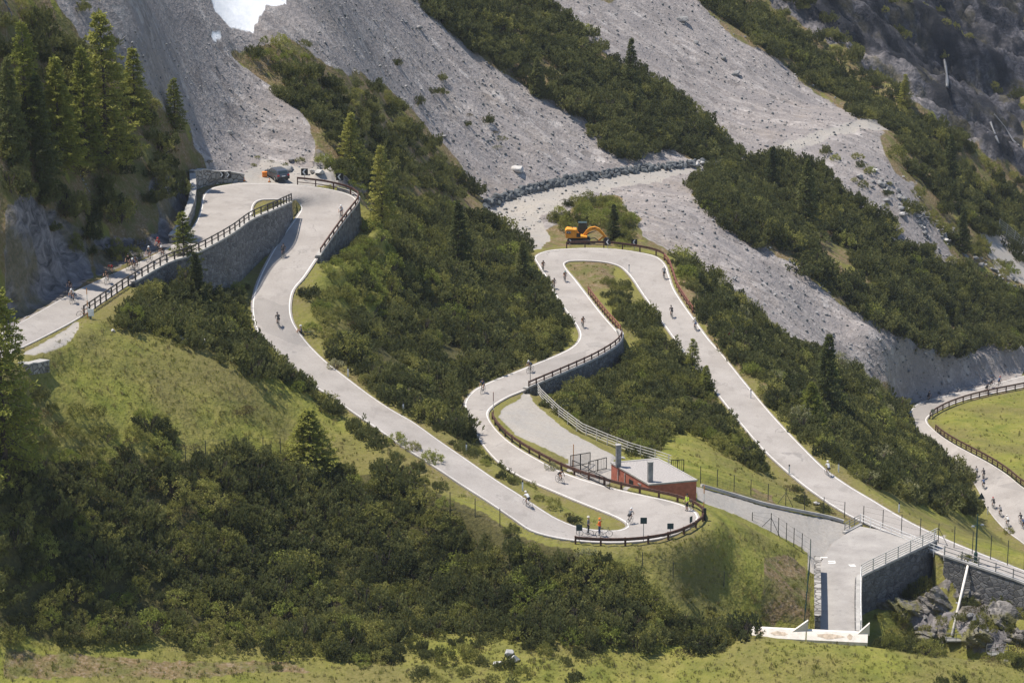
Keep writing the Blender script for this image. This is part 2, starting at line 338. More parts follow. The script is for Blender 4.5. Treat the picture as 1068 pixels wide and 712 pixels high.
# crisp land edge next to asphalt is drier
att['verge']=np.clip(1-(rd-.3)/2.2,0,1)
verts=np.stack([gx,gy,gz1],1)
nr,nc=shp
idx=np.arange(nr*nc).reshape(shp)
quads=np.stack([idx[:-1,:-1],idx[:-1,1:],idx[1:,1:],idx[1:,:-1]],-1).reshape(-1,4)
def mesh_np(name,V,Q,smooth_=True):
    me=bpy.data.meshes.new(name); V=np.asarray(V,float); Q=np.asarray(Q,int)
    n=Q.shape[1]
    me.vertices.add(len(V)); me.vertices.foreach_set('co',V.ravel())
    me.loops.add(Q.size); me.loops.foreach_set('vertex_index',Q.ravel())
    me.polygons.add(len(Q)); me.polygons.foreach_set('loop_start',np.arange(len(Q))*n)
    me.polygons.foreach_set('loop_total',np.full(len(Q),n))
    me.polygons.foreach_set('use_smooth',np.full(len(Q),smooth_))
    me.update(calc_edges=True); return me
ter=mesh_np('terrain',verts,quads)
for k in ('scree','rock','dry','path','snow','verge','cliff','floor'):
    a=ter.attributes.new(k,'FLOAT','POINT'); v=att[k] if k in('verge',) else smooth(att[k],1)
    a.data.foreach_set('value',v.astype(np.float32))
terrain=bpy.data.objects.new('terrain',ter); C.objects.link(terrain); terrain['kind']='structure'
# fast lookup of the ground
bvh_t=BVHTree.FromPolygons([tuple(v) for v in verts[:, :]],[tuple(q) for q in quads.tolist()]) if False else None
GZ=gz1.reshape(shp)
def ground(x,y):
    j=np.interp(y,yy,np.arange(nr)); k=x/(y+30); i=np.interp(k,kk,np.arange(nc))
    j0=np.clip(np.floor(j).astype(int),0,nr-2); i0=np.clip(np.floor(i).astype(int),0,nc-2); v=j-j0; u=i-i0
    return (GZ[j0,i0]*(1-u)+GZ[j0,i0+1]*u)*(1-v)+(GZ[j0+1,i0]*(1-u)+GZ[j0+1,i0+1]*u)*v
def hit(px,py,y0=205,y1=760):
    """first ground point seen along a bearing"""
    d=ray(px,py); Ys=np.arange(y0,y1,.15); t=Ys/d[1]; X=d[0]*t; Zr=CAMZ+d[2]*t
    g=ground(X,Ys); b=np.where(g>=Zr)[0]
    k=b[0] if len(b) else len(Ys)-1
    return Vector((X[k],Ys[k],float(g[k])))

# ------------------------------------------------------------------ materials
MATS={}
class NB:
    def __init__(s,name):
        s.m=bpy.data.materials.new(name); s.m.use_nodes=True; s.t=s.m.node_tree; s.n=s.t.nodes; s.l=s.t.links
        s.b=s.n['Principled BSDF']; MATS[name]=s.m
        s.b.inputs['Specular IOR Level'].default_value=.25; s.b.inputs['Roughness'].default_value=.85
    def node(s,t,**k):
        n=s.n.new(t)
        for a,b in k.items(): setattr(n,a,b)
        return n
    def put(s,v,inp):
        if isinstance(v,bpy.types.NodeSocket): s.l.new(v,inp)
        else:
            if isinstance(v,(tuple,list)) and len(v)==3 and inp.type=='RGBA': v=(*v,1)
            inp.default_value=v
    def pos(s,scale=(1,1,1),rot=(0,0,0),obj=False):
        if obj: o=s.node('ShaderNodeTexCoord').outputs['Object']
        else: o=s.node('ShaderNodeNewGeometry').outputs['Position']
        if scale==(1,1,1) and rot==(0,0,0): return o
        m=s.node('ShaderNodeMapping'); s.l.new(o,m.inputs[0]); m.inputs['Scale'].default_value=scale; m.inputs['Rotation'].default_value=rot
        return m.outputs[0]
    def noise(s,vec,scale,detail=4,rough=.55,dist=0):
        n=s.node('ShaderNodeTexNoise'); s.l.new(vec,n.inputs['Vector']); n.inputs['Scale'].default_value=scale
        n.inputs['Detail'].default_value=detail; n.inputs['Roughness'].default_value=rough; n.inputs['Distortion'].default_value=dist
        return n.outputs['Fac']
    def voro(s,vec,scale,feature='F1',out='Distance'):
        n=s.node('ShaderNodeTexVoronoi',feature=feature); s.l.new(vec,n.inputs['Vector']); n.inputs['Scale'].default_value=scale
        return n.outputs[out]
    def ramp(s,f,*stops):
        n=s.node('ShaderNodeValToRGB'); s.put(f,n.inputs[0]); e=n.color_ramp.elements
        while len(e)<len(stops): e.new(.5)
        for i,(p,c) in enumerate(stops):
            e[i].position=p; c=(c,)*3 if isinstance(c,(int,float)) else c; e[i].color=(*c,1)
        return n.outputs[0]
    def mix(s,f,a,b,mode='MIX'):
        n=s.node('ShaderNodeMix',data_type='RGBA',blend_type=mode); s.put(f,n.inputs[0]); s.put(a,n.inputs[6]); s.put(b,n.inputs[7]); return n.outputs[2]
    def math(s,op,a,b=0.0,clamp=False):
        n=s.node('ShaderNodeMath',operation=op,use_clamp=clamp); s.put(a,n.inputs[0]); s.put(b,n.inputs[1]); return n.outputs[0]
    def attr(s,name):
        n=s.node('ShaderNodeAttribute'); n.attribute_name=name; return n.outputs['Fac']
    def bump(s,h,strength=.5,dist=.1,norm=None):
        n=s.node('ShaderNodeBump'); s.l.new(h,n.inputs['Height']); n.inputs['Strength'].default_value=strength; n.inputs['Distance'].default_value=dist
        if norm is not None: s.l.new(norm,n.inputs['Normal'])
        s.l.new(n.outputs[0],s.b.inputs['Normal']); return n.outputs[0]
    def col(s,v): s.put(v,s.b.inputs['Base Color']); return s

def simple(name,c,rough=.6,metal=0,var=.12,scale=6,spec=.3):
    b=NB(name); p=b.pos(obj=True); f=b.noise(p,scale,3)
    lo=tuple(x*(1-var) for x in c); hi=tuple(min(1,x*(1+var)) for x in c)
    b.col(b.ramp(f,(.35,lo),(.65,hi))); b.b.inputs['Roughness'].default_value=rough; b.b.inputs['Metallic'].default_value=metal
    b.b.inputs['Specular IOR Level'].default_value=spec
    return b.m

# terrain
b=NB('hillside'); P=b.pos()
n1=b.noise(P,.08,5); n2=b.noise(P,.45,5,.6); n3=b.noise(P,3.2,4,.65); n4=b.noise(P,9,3,.7)
grass=b.ramp(n2,(.3,(.130,.150,.028)),(.5,(.205,.205,.044)),(.7,(.275,.245,.070)))
grass=b.mix(b.ramp(n1,(.42,0),(.62,.75)),grass,b.ramp(n3,(.3,(.115,.10,.035)),(.7,(.22,.175,.085))))
grass=b.mix(b.ramp(n4,(.35,0),(.75,.5)),grass,(.11,.12,.028))
dry=b.ramp(n3,(.28,(.10,.085,.035)),(.5,(.19,.135,.07)),(.72,(.27,.225,.165)))
dry=b.mix(b.ramp(n2,(.42,0),(.6,.8)),dry,b.ramp(n4,(.3,(.07,.085,.02)),(.7,(.15,.15,.045))))
# scree: stones of several sizes + streaks down the fall line
rotm=b.pos(scale=(.10,.75,.3),rot=(0,0,R(-20)))
st=b.noise(rotm,1.0,5,.6,.4)
st2=b.noise(b.pos(scale=(.02,.16,.05),rot=(0,0,R(-24))),1.0,5,.6,.8)
vA=b.voro(P,1.5,out='Color'); vB=b.voro(P,.55,out='Color'); vC=b.voro(P,3.6,out='Color')
sepA=b.node('ShaderNodeSeparateColor'); b.l.new(vA,sepA.inputs[0]); sepB=b.node('ShaderNodeSeparateColor'); b.l.new(vB,sepB.inputs[0]); sepC=b.node('ShaderNodeSeparateColor'); b.l.new(vC,sepC.inputs[0])
scree=b.ramp(n3,(.3,(.150,.138,.132)),(.5,(.245,.226,.215)),(.75,(.33,.31,.30)))
band=b.ramp(st2,(.40,.18),(.60,.62))
scree=b.mix(band,scree,b.ramp(sepA.outputs[0],(0,(.09,.084,.082)),(.35,(.22,.205,.196)),(.85,(.29,.275,.265)),(1,(.42,.40,.385))))
scree=b.mix(.35,scree,b.ramp(sepC.outputs[1],(0,(.12,.11,.105)),(1,(.36,.34,.325))))
scree=b.mix(b.ramp(sepB.outputs[0],(.88,0),(.97,.55)),scree,(.40,.385,.37))
scree=b.mix(b.ramp(sepB.outputs[1],(.9,0),(.98,.6)),scree,(.085,.08,.078))
scree=b.mix(b.ramp(st,(.38,.55),(.56,0)),scree,(.120,.108,.104))
scree=b.mix(b.ramp(st2,(.38,.75),(.62,0)),scree,(.165,.157,.158))
scree=b.mix(1.0,scree,(1.38,1.33,1.29),'MULTIPLY')
scree=b.mix(b.ramp(n1,(.55,0),(.72,.35)),scree,(.31,.25,.19))
rock=b.ramp(b.noise(b.pos(scale=(1,1,2.2)),.35,8,.68,1.2),(.3,(.030,.031,.034)),(.47,(.105,.103,.106)),(.62,(.20,.19,.19)),(.8,(.33,.31,.30)))
rock=b.mix(b.ramp(b.noise(P,.12,6,.6),(.5,0),(.62,.7)),rock,b.ramp(n3,(.3,(.055,.06,.02)),(.7,(.15,.12,.06))))
rock=b.mix(1.0,rock,(1.25,1.2,1.18),'MULTIPLY')
rock=b.mix(b.attr('cliff'),rock,b.mix(1.0,b.mix(b.ramp(b.noise(b.pos(scale=(1,1,.4)),.09,5,.6),(.42,.0),(.56,.9)),rock,(.028,.031,.037)),(.55,.57,.62),'MULTIPLY'))
path=b.ramp(n3,(.3,(.29,.265,.235)),(.7,(.39,.36,.32)))
path=b.mix(b.ramp(n2,(.45,0),(.62,.5)),path,b.ramp(n4,(.4,(.28,.27,.255)),(.7,(.38,.36,.33))))
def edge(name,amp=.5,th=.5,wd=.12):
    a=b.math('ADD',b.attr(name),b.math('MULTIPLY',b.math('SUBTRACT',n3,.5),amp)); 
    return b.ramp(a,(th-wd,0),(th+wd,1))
c=grass
c=b.mix(edge('dry'),c,dry)
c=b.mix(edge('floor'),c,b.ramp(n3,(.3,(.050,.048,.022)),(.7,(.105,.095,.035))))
c=b.mix(b.math('MULTIPLY',b.attr('verge'),b.ramp(n3,(.35,.1),(.65,.8))),c,dry)
c=b.mix(edge('scree'),c,scree)
c=b.mix(edge('rock'),c,rock)
c=b.mix(edge('path',.25),c,path)
sn=edge('snow',.2); c=b.mix(sn,c,b.ramp(n1,(.3,(.84,.84,.83)),(.6,(.90,.90,.90))))
b.col(c)
hs=b.math('ADD',b.math('MULTIPLY',b.voro(P,1.5),.5),b.math('MULTIPLY',n3,.5))
hs=b.math('ADD',hs,b.math('MULTIPLY',b.voro(P,4.5),.2))
hs=b.math('MULTIPLY',hs,b.math('SUBTRACT',1.0,b.math('MULTIPLY',b.math('MAXIMUM',b.attr('path'),b.attr('snow')),.88)))
b.bump(hs,.75,.28); b.b.inputs['Roughness'].default_value=.95; b.b.inputs['Specular IOR Level'].default_value=.1
ter.materials.append(b.m)

b=NB('asphalt'); P=b.pos()
f=b.noise(P,.25,5,.6); g=b.noise(P,5,3,.7)
c=b.ramp(f,(.3,(.305,.277,.250)),(.7,(.400,.368,.336)))
c=b.mix(b.ramp(g,(.3,.35),(.6,0)),c,(.22,.20,.185))
wn=b.node('ShaderNodeTexNoise'); b.l.new(P,wn.inputs['Vector']); wn.inputs['Scale'].default_value=.35; wn.inputs['Detail'].default_value=5
wv=b.node('ShaderNodeVectorMath',operation='MULTIPLY_ADD'); b.l.new(wn.outputs['Color'],wv.inputs[0]); wv.inputs[1].default_value=(9,9,0); b.l.new(P,wv.inputs[2])
cr=b.voro(wv.outputs[0],.055,'DISTANCE_TO_EDGE')
cr2=b.math('ADD',cr,b.math('MULTIPLY',b.ramp(f,(.45,1),(.55,0)),.05))
c=b.mix(b.ramp(cr2,(0,.6),(.004,.4),(.009,0)),c,(.17,.16,.15))
c=b.mix(b.ramp(b.noise(b.pos(scale=(1,.5,1)),.6,4,.7),(.54,0),(.66,.5)),c,(.235,.215,.195))
c=b.mix(b.ramp(b.voro(b.pos(scale=(1,.6,1),rot=(0,0,.4)),.16,out='Color'),(.76,0),(.78,.38)),c,(.21,.195,.18))
b.col(c); b.bump(g,.25,.02); b.b.inputs['Roughness'].default_value=.9
b=NB('road_paint'); P=b.pos(); c=b.ramp(b.noise(P,.8,4,.7),(.3,(.62,.60,.56)),(.7,(.78,.76,.72))); c=b.mix(b.ramp(b.noise(P,3.2,5,.75),(.52,0),(.66,.85)),c,(.40,.37,.34)); b.col(c)
b=NB('concrete'); P=b.pos(); c=b.ramp(b.noise(P,1.2,6,.65),(.3,(.28,.27,.25)),(.7,(.46,.44,.41))); b.col(c); b.bump(b.noise(P,8,3),.3,.02)
b=NB('patched_asphalt'); P=b.pos()
c=b.ramp(b.noise(P,.35,6,.65),(.3,(.27,.25,.23)),(.7,(.39,.365,.335)))
c=b.mix(b.ramp(b.noise(P,1.8,4,.7),(.58,0),(.72,.5)),c,(.16,.155,.15)); b.col(c); b.bump(b.noise(P,8,3),.3,.02)
def stonewall(name,lo,hi,mort,sc=1.7):
    b=NB(name); P=b.pos(scale=(1,1,1.35))
    col=b.voro(P,sc,out='Color'); s_=b.node('ShaderNodeSeparateColor'); b.l.new(col,s_.inputs[0])
    ed=b.voro(P,sc,'DISTANCE_TO_EDGE')
    c=b.mix(s_.outputs[0],lo,hi); c=b.mix(b.ramp(b.noise(P,6,4,.7),(.3,.45),(.6,0)),c,tuple(x*.5 for x in lo))
    c=b.mix(b.ramp(ed,(.02,1),(.07,0)),c,mort)
    c=b.mix(b.ramp(b.noise(b.pos(scale=(.5,.5,.12)),1,4,.6),(.55,0),(.75,.45)),c,(.09,.085,.06))
    b.col(c); b.bump(b.ramp(ed,(0,0),(.12,1)),.9,.12); return b.m
stonewall('dark_masonry',(.10,.098,.10),(.24,.235,.23),(.17,.165,.155))
stonewall('pale_masonry',(.22,.205,.185),(.42,.395,.36),(.12,.11,.10),1.3)
b=NB('boulder'); P=b.pos(); c=b.ramp(b.noise(P,1.1,6,.65),(.3,(.10,.105,.105)),(.55,(.25,.245,.24)),(.75,(.40,.385,.37))); b.col(c); b.bump(b.noise(P,2.5,5,.65),.8,.12)
b=NB('crag_rock'); P=b.pos(scale=(1,1,2.6),rot=(0,R(30),0)); c=b.ramp(b.noise(P,.9,7,.7,.6),(.3,(.05,.05,.052)),(.5,(.19,.175,.16)),(.7,(.34,.31,.28))); c=b.mix(b.ramp(b.noise(b.pos(),.5,5,.65),(.47,0),(.57,.9)),c,(.15,.14,.05)); b.col(c); b.bump(b.noise(P,3,6,.7),.9,.15)
b=NB('slate_boulder'); P=b.pos(); c=b.ramp(b.noise(P,1.3,6,.65),(.3,(.055,.065,.07)),(.6,(.135,.145,.15)),(.78,(.27,.27,.27))); b.col(c); b.bump(b.noise(P,2.5,5,.65),.8,.12)
b=NB('pale_boulder'); P=b.pos(); c=b.ramp(b.noise(P,1.1,6,.65),(.3,(.35,.34,.32)),(.7,(.60,.58,.55))); b.col(c); b.bump(b.noise(P,2.5,5,.65),.6,.1)
simple('weathered_steel',(.085,.042,.030),.75,var=.35,scale=4)
simple('dark_rail',(.075,.065,.058),.7,var=.3,scale=4)
simple('red_rail',(.21,.085,.06),.7,var=.2,scale=4)
simple('grey_rail',(.20,.20,.19),.6,var=.2)
simple('pale_rail',(.52,.50,.46),.6,var=.12)
simple('galvanised',(.30,.31,.31),.45,metal=.4)
simple('green_post',(.030,.075,.060),.6)
simple('dark_post',(.055,.06,.05),.7)
simple('brick_red',(.40,.135,.09),.85,var=.15,scale=3)
simple('roof_gravel',(.35,.325,.305),.9,var=.25,scale=9)
simple('black_paint',(.02,.02,.022),.5)
simple('black_rubber',(.025,.025,.025),.8)
simple('glass_dark',(.03,.045,.05),.12,var=.1,spec=.6)
simple('white_paint',(.78,.77,.74),.6)
simple('orange_paint',(.80,.24,.03),.6)
simple('orange_wood',(.55,.24,.07),.8)
simple('sign_back',(.035,.060,.062),.6)
simple('sign_red',(.55,.05,.04),.5)
simple('car_paint',(.115,.125,.14),.3,metal=.5,var=.05)
simple('tail_red',(.4,.02,.02),.3)
simple('chrome',(.6,.6,.6),.25,metal=1)
simple('digger_yellow',(.80,.33,.035),.5,var=.10,scale=3)
simple('digger_dark',(.035,.035,.036),.6)
simple('plaster_white',(.74,.69,.62),.85,var=.1,scale=2)
simple('plaster_bare',(.56,.46,.36),.9,var=.2,scale=3)
simple('wood_bark',(.085,.065,.05),.9,var=.3,scale=3)
simple('net_mesh',(.34,.36,.36),.7)
simple('soil_box',(.06,.05,.04),.9)
b=NB('water'); b.col((.13,.135,.145)); b.b.inputs['Roughness'].default_value=.4
b=NB('snow'); P=b.pos(); b.col(b.ramp(b.noise(P,.8,5),(.3,(.72,.72,.72)),(.6,(.86,.87,.88)))); b.bump(b.noise(P,1.2,4),.5,.3)
def cloth(name,c): return simple(name,c,.8,var=.08,scale=12)
cloth('skin',(.45,.27,.19)); cloth('cloth_black',(.022,.022,.025)); cloth('cloth_white',(.62,.62,.62)); cloth('cloth_red',(.45,.04,.04)); cloth('cloth_blue',(.045,.075,.16))
cloth('cloth_orange',(.85,.16,.03)); cloth('cloth_neon',(.50,.62,.07)); cloth('cloth_grey',(.15,.155,.165)); cloth('hair_dark',(.04,.025,.018)); cloth('cloth_teal',(.03,.16,.16))

# foliage: colour varies from plant to plant and from shoot to shoot; light passes through
def foliage(name,a,bb,cc,trans=.25,shoot=2.2):
    b=NB(name); P=b.pos(); oi=b.node('ShaderNodeObjectInfo').outputs['Random']
    n=b.noise(P,shoot,3,.7); big=b.noise(P,.11,3)
    f=b.math('ADD',b.math('MULTIPLY',n,.55),b.math('ADD',b.math('MULTIPLY',oi,.34),b.math('MULTIPLY',big,.22)))
    c=b.ramp(f,(.32,a),(.52,bb),(.74,cc)); b.col(c)
    tr=b.node('ShaderNodeBsdfTranslucent'); b.put(b.mix(.5,c,(.14,.15,.05)),tr.inputs[0])
    mx=b.node('ShaderNodeMixShader'); mx.inputs[0].default_value=trans; b.l.new(b.b.outputs[0],mx.inputs[1]); b.l.new(tr.outputs[0],mx.inputs[2])
    out=b.n['Material Output']; b.l.new(mx.outputs[0],out.inputs[0]); b.b.inputs['Roughness'].default_value=.7; b.b.inputs['Specular IOR Level'].default_value=.2
    return b.m
foliage('pine_needles',(.046,.056,.026),(.118,.130,.048),(.245,.245,.085),.36)
foliage('spruce_needles',(.050,.066,.026),(.105,.125,.042),(.19,.20,.065),.32)
foliage('larch_needles',(.16,.18,.034),(.29,.31,.058),(.43,.41,.10),.48)
foliage('bright_leaves',(.15,.18,.034),(.26,.295,.056),(.39,.39,.105),.45)
foliage('olive_leaves',(.115,.122,.030),(.215,.215,.052),(.34,.32,.09),.42)
foliage('pale_catkins',(.16,.16,.075),(.27,.27,.13),(.38,.36,.20),.3)
foliage('heather',(.075,.062,.028),(.14,.11,.045),(.21,.165,.075),.25)
foliage('grass_blades',(.16,.18,.035),(.25,.25,.055),(.36,.33,.10),.45)
foliage('straw_blades',(.20,.16,.07),(.30,.25,.11),(.38,.32,.16),.4)

# ------------------------------------------------------------------ object helpers
def tag(o,label=None,cat=None,group=None,kind=None):
    if label: o['label']=label
    if cat: o['category']=cat
    if group: o['group']=group
    if kind: o['kind']=kind
    return o
def empty(name,loc=(0,0,0),rz=0,label=None,cat=None,group=None):
    o=bpy.data.objects.new(name,None); C.objects.link(o); o.location=loc; o.rotation_euler=(0,0,rz); o.empty_display_size=.3
    return tag(o,label,cat,group)
def link(name,me,mat=None,parent=None,smooth_=None):
    o=bpy.data.objects.new(name,me); C.objects.link(o)
    if mat is not None:
        for m in (mat if isinstance(mat,(list,tuple)) else [mat]): me.materials.append(MATS[m])
    if parent is not None: o.parent=parent
    return o
class MB:
    def __init__(s): s.v=[]; s.f=[]; s.mi=[]
    def add(s,V,Fc,m=0):
        o=len(s.v); s.v+= [tuple(p) for p in V]; s.f+=[tuple(i+o for i in f) for f in Fc]; s.mi+=[m]*len(Fc); return s
    def box(s,c,size,rz=0,m=0,rot=None,taper=1,taper_y=None):
        hx,hy,hz=size[0]/2,size[1]/2,size[2]/2; ty=taper if taper_y is None else taper_y
        V=[Vector((sx*hx*(taper if sz>0 else 1),sy*hy*(ty if sz>0 else 1),sz*hz)) for sz in(-1,1) for sx,sy in((-1,-1),(1,-1),(1,1),(-1,1))]
        M=rot if rot is not None else Matrix.Rotation(rz,3,'Z')
        V=[M@v+Vector(c) for v in V]
        return s.add(V,[(3,2,1,0),(4,5,6,7),(0,1,5,4),(1,2,6,5),(2,3,7,6),(3,0,4,7)],m)
    def bar(s,p,q,wd=.05,ht=None,m=0):
        p=Vector(p);q=Vector(q);d=q-p
        if d.length<1e-6: return s
        ht=wd if ht is None else ht
        z=Vector((0,0,1)) if abs(d.normalized().z)<.98 else Vector((1,0,0))
        a=d.cross(z).normalized()*wd/2; bb=a.cross(d).normalized()*ht/2
        V=[p-a-bb,p+a-bb,p+a+bb,p-a+bb,q-a-bb,q+a-bb,q+a+bb,q-a+bb]
        return s.add(V,[(3,2,1,0),(4,5,6,7),(0,1,5,4),(1,2,6,5),(2,3,7,6),(3,0,4,7)],m)
    def tube(s,pts,r,n=8,m=0,cap=True):
        pts=[Vector(p) for p in pts]; rs=r if isinstance(r,(list,tuple)) else [r]*len(pts)
        o=len(s.v); k=len(pts)
        for i,p in enumerate(pts):
            d=(pts[min(i+1,k-1)]-pts[max(i-1,0)]).normalized()
            z=Vector((0,0,1)) if abs(d.z)<.95 else Vector((1,0,0)); a=d.cross(z).normalized(); bb=a.cross(d).normalized()
            for j in range(n):
                t=2*math.pi*j/n; s.v.append(tuple(p+(a*math.cos(t)+bb*math.sin(t))*rs[i]))
        for i in range(k-1):
            for j in range(n): s.f.append((o+i*n+j,o+i*n+(j+1)%n,o+(i+1)*n+(j+1)%n,o+(i+1)*n+j)); s.mi.append(m)
        if cap:
            s.f.append(tuple(o+j for j in range(n))[::-1]); s.mi.append(m); s.f.append(tuple(o+(k-1)*n+j for j in range(n))); s.mi.append(m)
        return s
    def ring(s,c,axis,r,rt,n=20,k=6,m=0):
        c=Vector(c); ax=Vector(axis).normalized(); z=Vector((0,0,1)) if abs(ax.z)<.9 else Vector((1,0,0)); a=ax.cross(z).normalized(); bb=ax.cross(a)
        o=len(s.v)
        for i in range(n):
            t=2*math.pi*i/n; d=a*math.cos(t)+bb*math.sin(t)
            for j in range(k):
                u=2*math.pi*j/k; s.v.append(tuple(c+d*(r+rt*math.cos(u))+ax*rt*math.sin(u)))
        for i in range(n):
            for j in range(k): s.f.append((o+i*k+j,o+((i+1)%n)*k+j,o+((i+1)%n)*k+(j+1)%k,o+i*k+(j+1)%k)); s.mi.append(m)
        return s
    def prism(s,poly,y0,y1,m=0):
        """outline in x,z pushed along y"""
        n=len(poly); V=[(x,y0,z) for x,z in poly]+[(x,y1,z) for x,z in poly]
        return s.add(V,[tuple(range(n)),tuple(range(2*n-1,n-1,-1))]+[(i,i+n,(i+1)%n+n,(i+1)%n) for i in range(n)],m)
    def build(s,name,mat,parent=None,smooth_=False,bevel=0):
        me=bpy.data.meshes.new(name); me.from_pydata(s.v,[],s.f); me.update()
        mats=mat if isinstance(mat,(list,tuple)) else [mat]
        o=link(name,me,mats,parent)
        for p,mi in zip(me.polygons,s.mi): p.material_index=mi; p.use_smooth=smooth_
        bm=bmesh.new(); bm.from_mesh(me); bmesh.ops.recalc_face_normals(bm,faces=bm.faces)
        if bevel: bmesh.ops.bevel(bm,geom=list(bm.edges),offset=bevel,segments=1,affect='EDGES',clamp_overlap=True)
        bm.to_mesh(me); bm.free()
        return o
def dup(o,parent=None,loc=None,rz=None):
    c=o.copy(); C.objects.link(c)
    if parent is not None: c.parent=parent; c.matrix_parent_inverse=o.matrix_parent_inverse
    if loc is not None: c.location=loc
    if rz is not None: c.rotation_euler=(0,0,rz)
    for ch in list(KIDS.get(o.name,[])) if o.name in KIDS else [q for q in o.children]: dup(ch,c)
    return c
KIDS={}

# ------------------------------------------------------------------ roads
def ribbon(name,S,lats,mat,dz=0,parent=None,skirt=.25):
    n=len(lats); V=[]
    for s in S:
        a=s[:3];bq=s[3:6]
        for t in lats: p=a*(1-t)+bq*t; V.append((p[0],p[1],p[2]+dz))
    Q=[(i*n+j,i*n+j+1,(i+1)*n+j+1,(i+1)*n+j) for i in range(len(S)-1) for j in range(n-1)]
    me=bpy.data.meshes.new(name); me.from_pydata(V,[],Q)
    o=link(name,me,mat,parent)
    if skirt:
        bm=bmesh.new(); bm.from_mesh(me)
        be=[e for e in bm.edges if e.is_boundary]; r=bmesh.ops.extrude_edge_only(bm,edges=be)
        for v in r['geom']:
            if isinstance(v,bmesh.types.BMVert): v.co.z-=skirt
        bmesh.ops.recalc_face_normals(bm,faces=bm.faces); bm.to_mesh(me); bm.free()
    return o
def wdt(S): return np.linalg.norm((S[:,:3]-S[:,3:])[:,:2],axis=1)
def road(S,name,skipB=(),skipA=()):
    rd_=ribbon(name,S,np.linspace(0,1,7),'asphalt'); rd_['kind']='structure'
    for side in (0,1):
        T=[]
        for i,s in enumerate(S):
            a,bq=(s[:3],s[3:]) if side==0 else (s[3:],s[:3])
            u=(bq-a)/max(np.linalg.norm(bq-a),1e-6); T.append(list(a+u*.20)+list(a+u*.335))
        T=np.array(T); segs=[]; cur=[]
        for i in range(len(T)):
            sk=any(p<=i/len(T)<=q for p,q in (skipA if side==0 else skipB))
            if sk:
                if len(cur)>1: segs.append(cur)
                cur=[]
            else: cur.append(T[i])
        if len(cur)>1: segs.append(cur)
        for sg in segs: ribbon('edge_line',np.array(sg),[0,1],'road_paint',.006,rd_,0)
    return rd_
ROAD1=road(S1,'mountain_road'); ROAD2=road(S2,'valley_road')
RB=[BVHTree.FromPolygons([tuple(v.co) for v in o.data.vertices],[tuple(p.vertices) for p in o.data.polygons]) for o in (ROAD1,ROAD2)]
def on(px,py):
    """first surface (road or ground) on a bearing"""
    g=hit(px,py); o=Vector((0,0,CAMZ)); d=Vector(ray(px,py)).normalized(); best=g; bd=(g-o).length+.6
    for t in RB:
        h=t.ray_cast(o,d)
        if h[0] is not None and h[3]<bd: best=h[0]; bd=h[3]
    return best
# platform over the gully
me=bpy.data.meshes.new('platform'); pv=[(x,y,CAMZ-106.5) for x,y in PLAT]; n=len(pv)
pv+=[(x,y,z-.3) for x,y,z in pv]
me.from_pydata(pv,[],[tuple(range(n)),tuple(range(2*n-1,n-1,-1))]+[(i,i+n,(i+1)%n+n,(i+1)%n) for i in range(n)])
plat=link('platform',me,'patched_asphalt'); plat['kind']='structure'

# ------------------------------------------------------------------ retaining walls
def wall_from(S,side,name,mat,label,th=.55,up=.05,down=.8,cap=True,batter=.06):
    S=np.asarray(S); T=np.gradient(S[:,:2],axis=0); T/=np.linalg.norm(T,axis=1)[:,None]
    N=np.stack([T[:,1],-T[:,0]],1)*(1 if side=='R' else -1)
    root=empty(name,tuple(S[len(S)//2,:3]),0,label,'wall'); L=Vector(S[len(S)//2,:3])
    V=[];Fc=[]
    for i,s in enumerate(S):
        h=max(.1,s[2]-s[3]+down); o=N[i]*(.06); ob=N[i]*(.06+batter*h); inn=-N[i]*th
        zt=s[2]+up; zb=s[3]-down
        hm=(zt+zb)/2
        V+=[Vector((s[0]+inn[0],s[1]+inn[1],zt))-L,Vector((s[0]+o[0],s[1]+o[1],zt))-L,Vector((s[0]+ob[0],s[1]+ob[1],zb))-L]
    k=len(S)
    for i in range(k-1):
        for j in (0,1): Fc.append((i*3+j,i*3+j+1,(i+1)*3+j+1,(i+1)*3+j))
    Fc+= [(0,1,2),((k-1)*3+2,(k-1)*3+1,(k-1)*3)]
    m=MB(); m.add(V,Fc); m.build('masonry',mat,root)
    if cap:
        m=MB(); V=[];Fc=[]
        for i,s in enumerate(S):
            a=N[i]*.14; c_=-N[i]*.42
            for (q,zz) in ((c_,.02),(c_,.22),(a,.22),(a,.02)): V.append(Vector((s[0]+q[0],s[1]+q[1],s[2]+up+zz-.0))-L)
        for i in range(k-1):
            for j in range(4): Fc.append((i*4+j,i*4+(j+1)%4,(i+1)*4+(j+1)%4,(i+1)*4+j))
        Fc+=[(0,1,2,3),((k-1)*4+3,(k-1)*4+2,(k-1)*4+1,(k-1)*4)]
        m.add(V,Fc); m.build('coping','concrete',root)
    return root
wall_from(*WS['inner'],'retaining_wall','dark_masonry','tall dark stone retaining wall wedged inside the upper left hairpin')
wall_from(*WS['outer'],'retaining_wall','dark_masonry','curved dark stone retaining wall under the outer edge of the upper left hairpin')
wall_from(*WS['mid'],'retaining_wall','dark_masonry','low curved stone wall under the brown and red railing at the middle bend')
wall_from(*WS['plat'],'retaining_wall','dark_masonry','dark stone wall holding up the paved platform above the rocky gully',cap=True)
wall_from(*WS['end'],'retaining_wall','dark_masonry','short dark stone wall below the road at the right edge behind the gully')

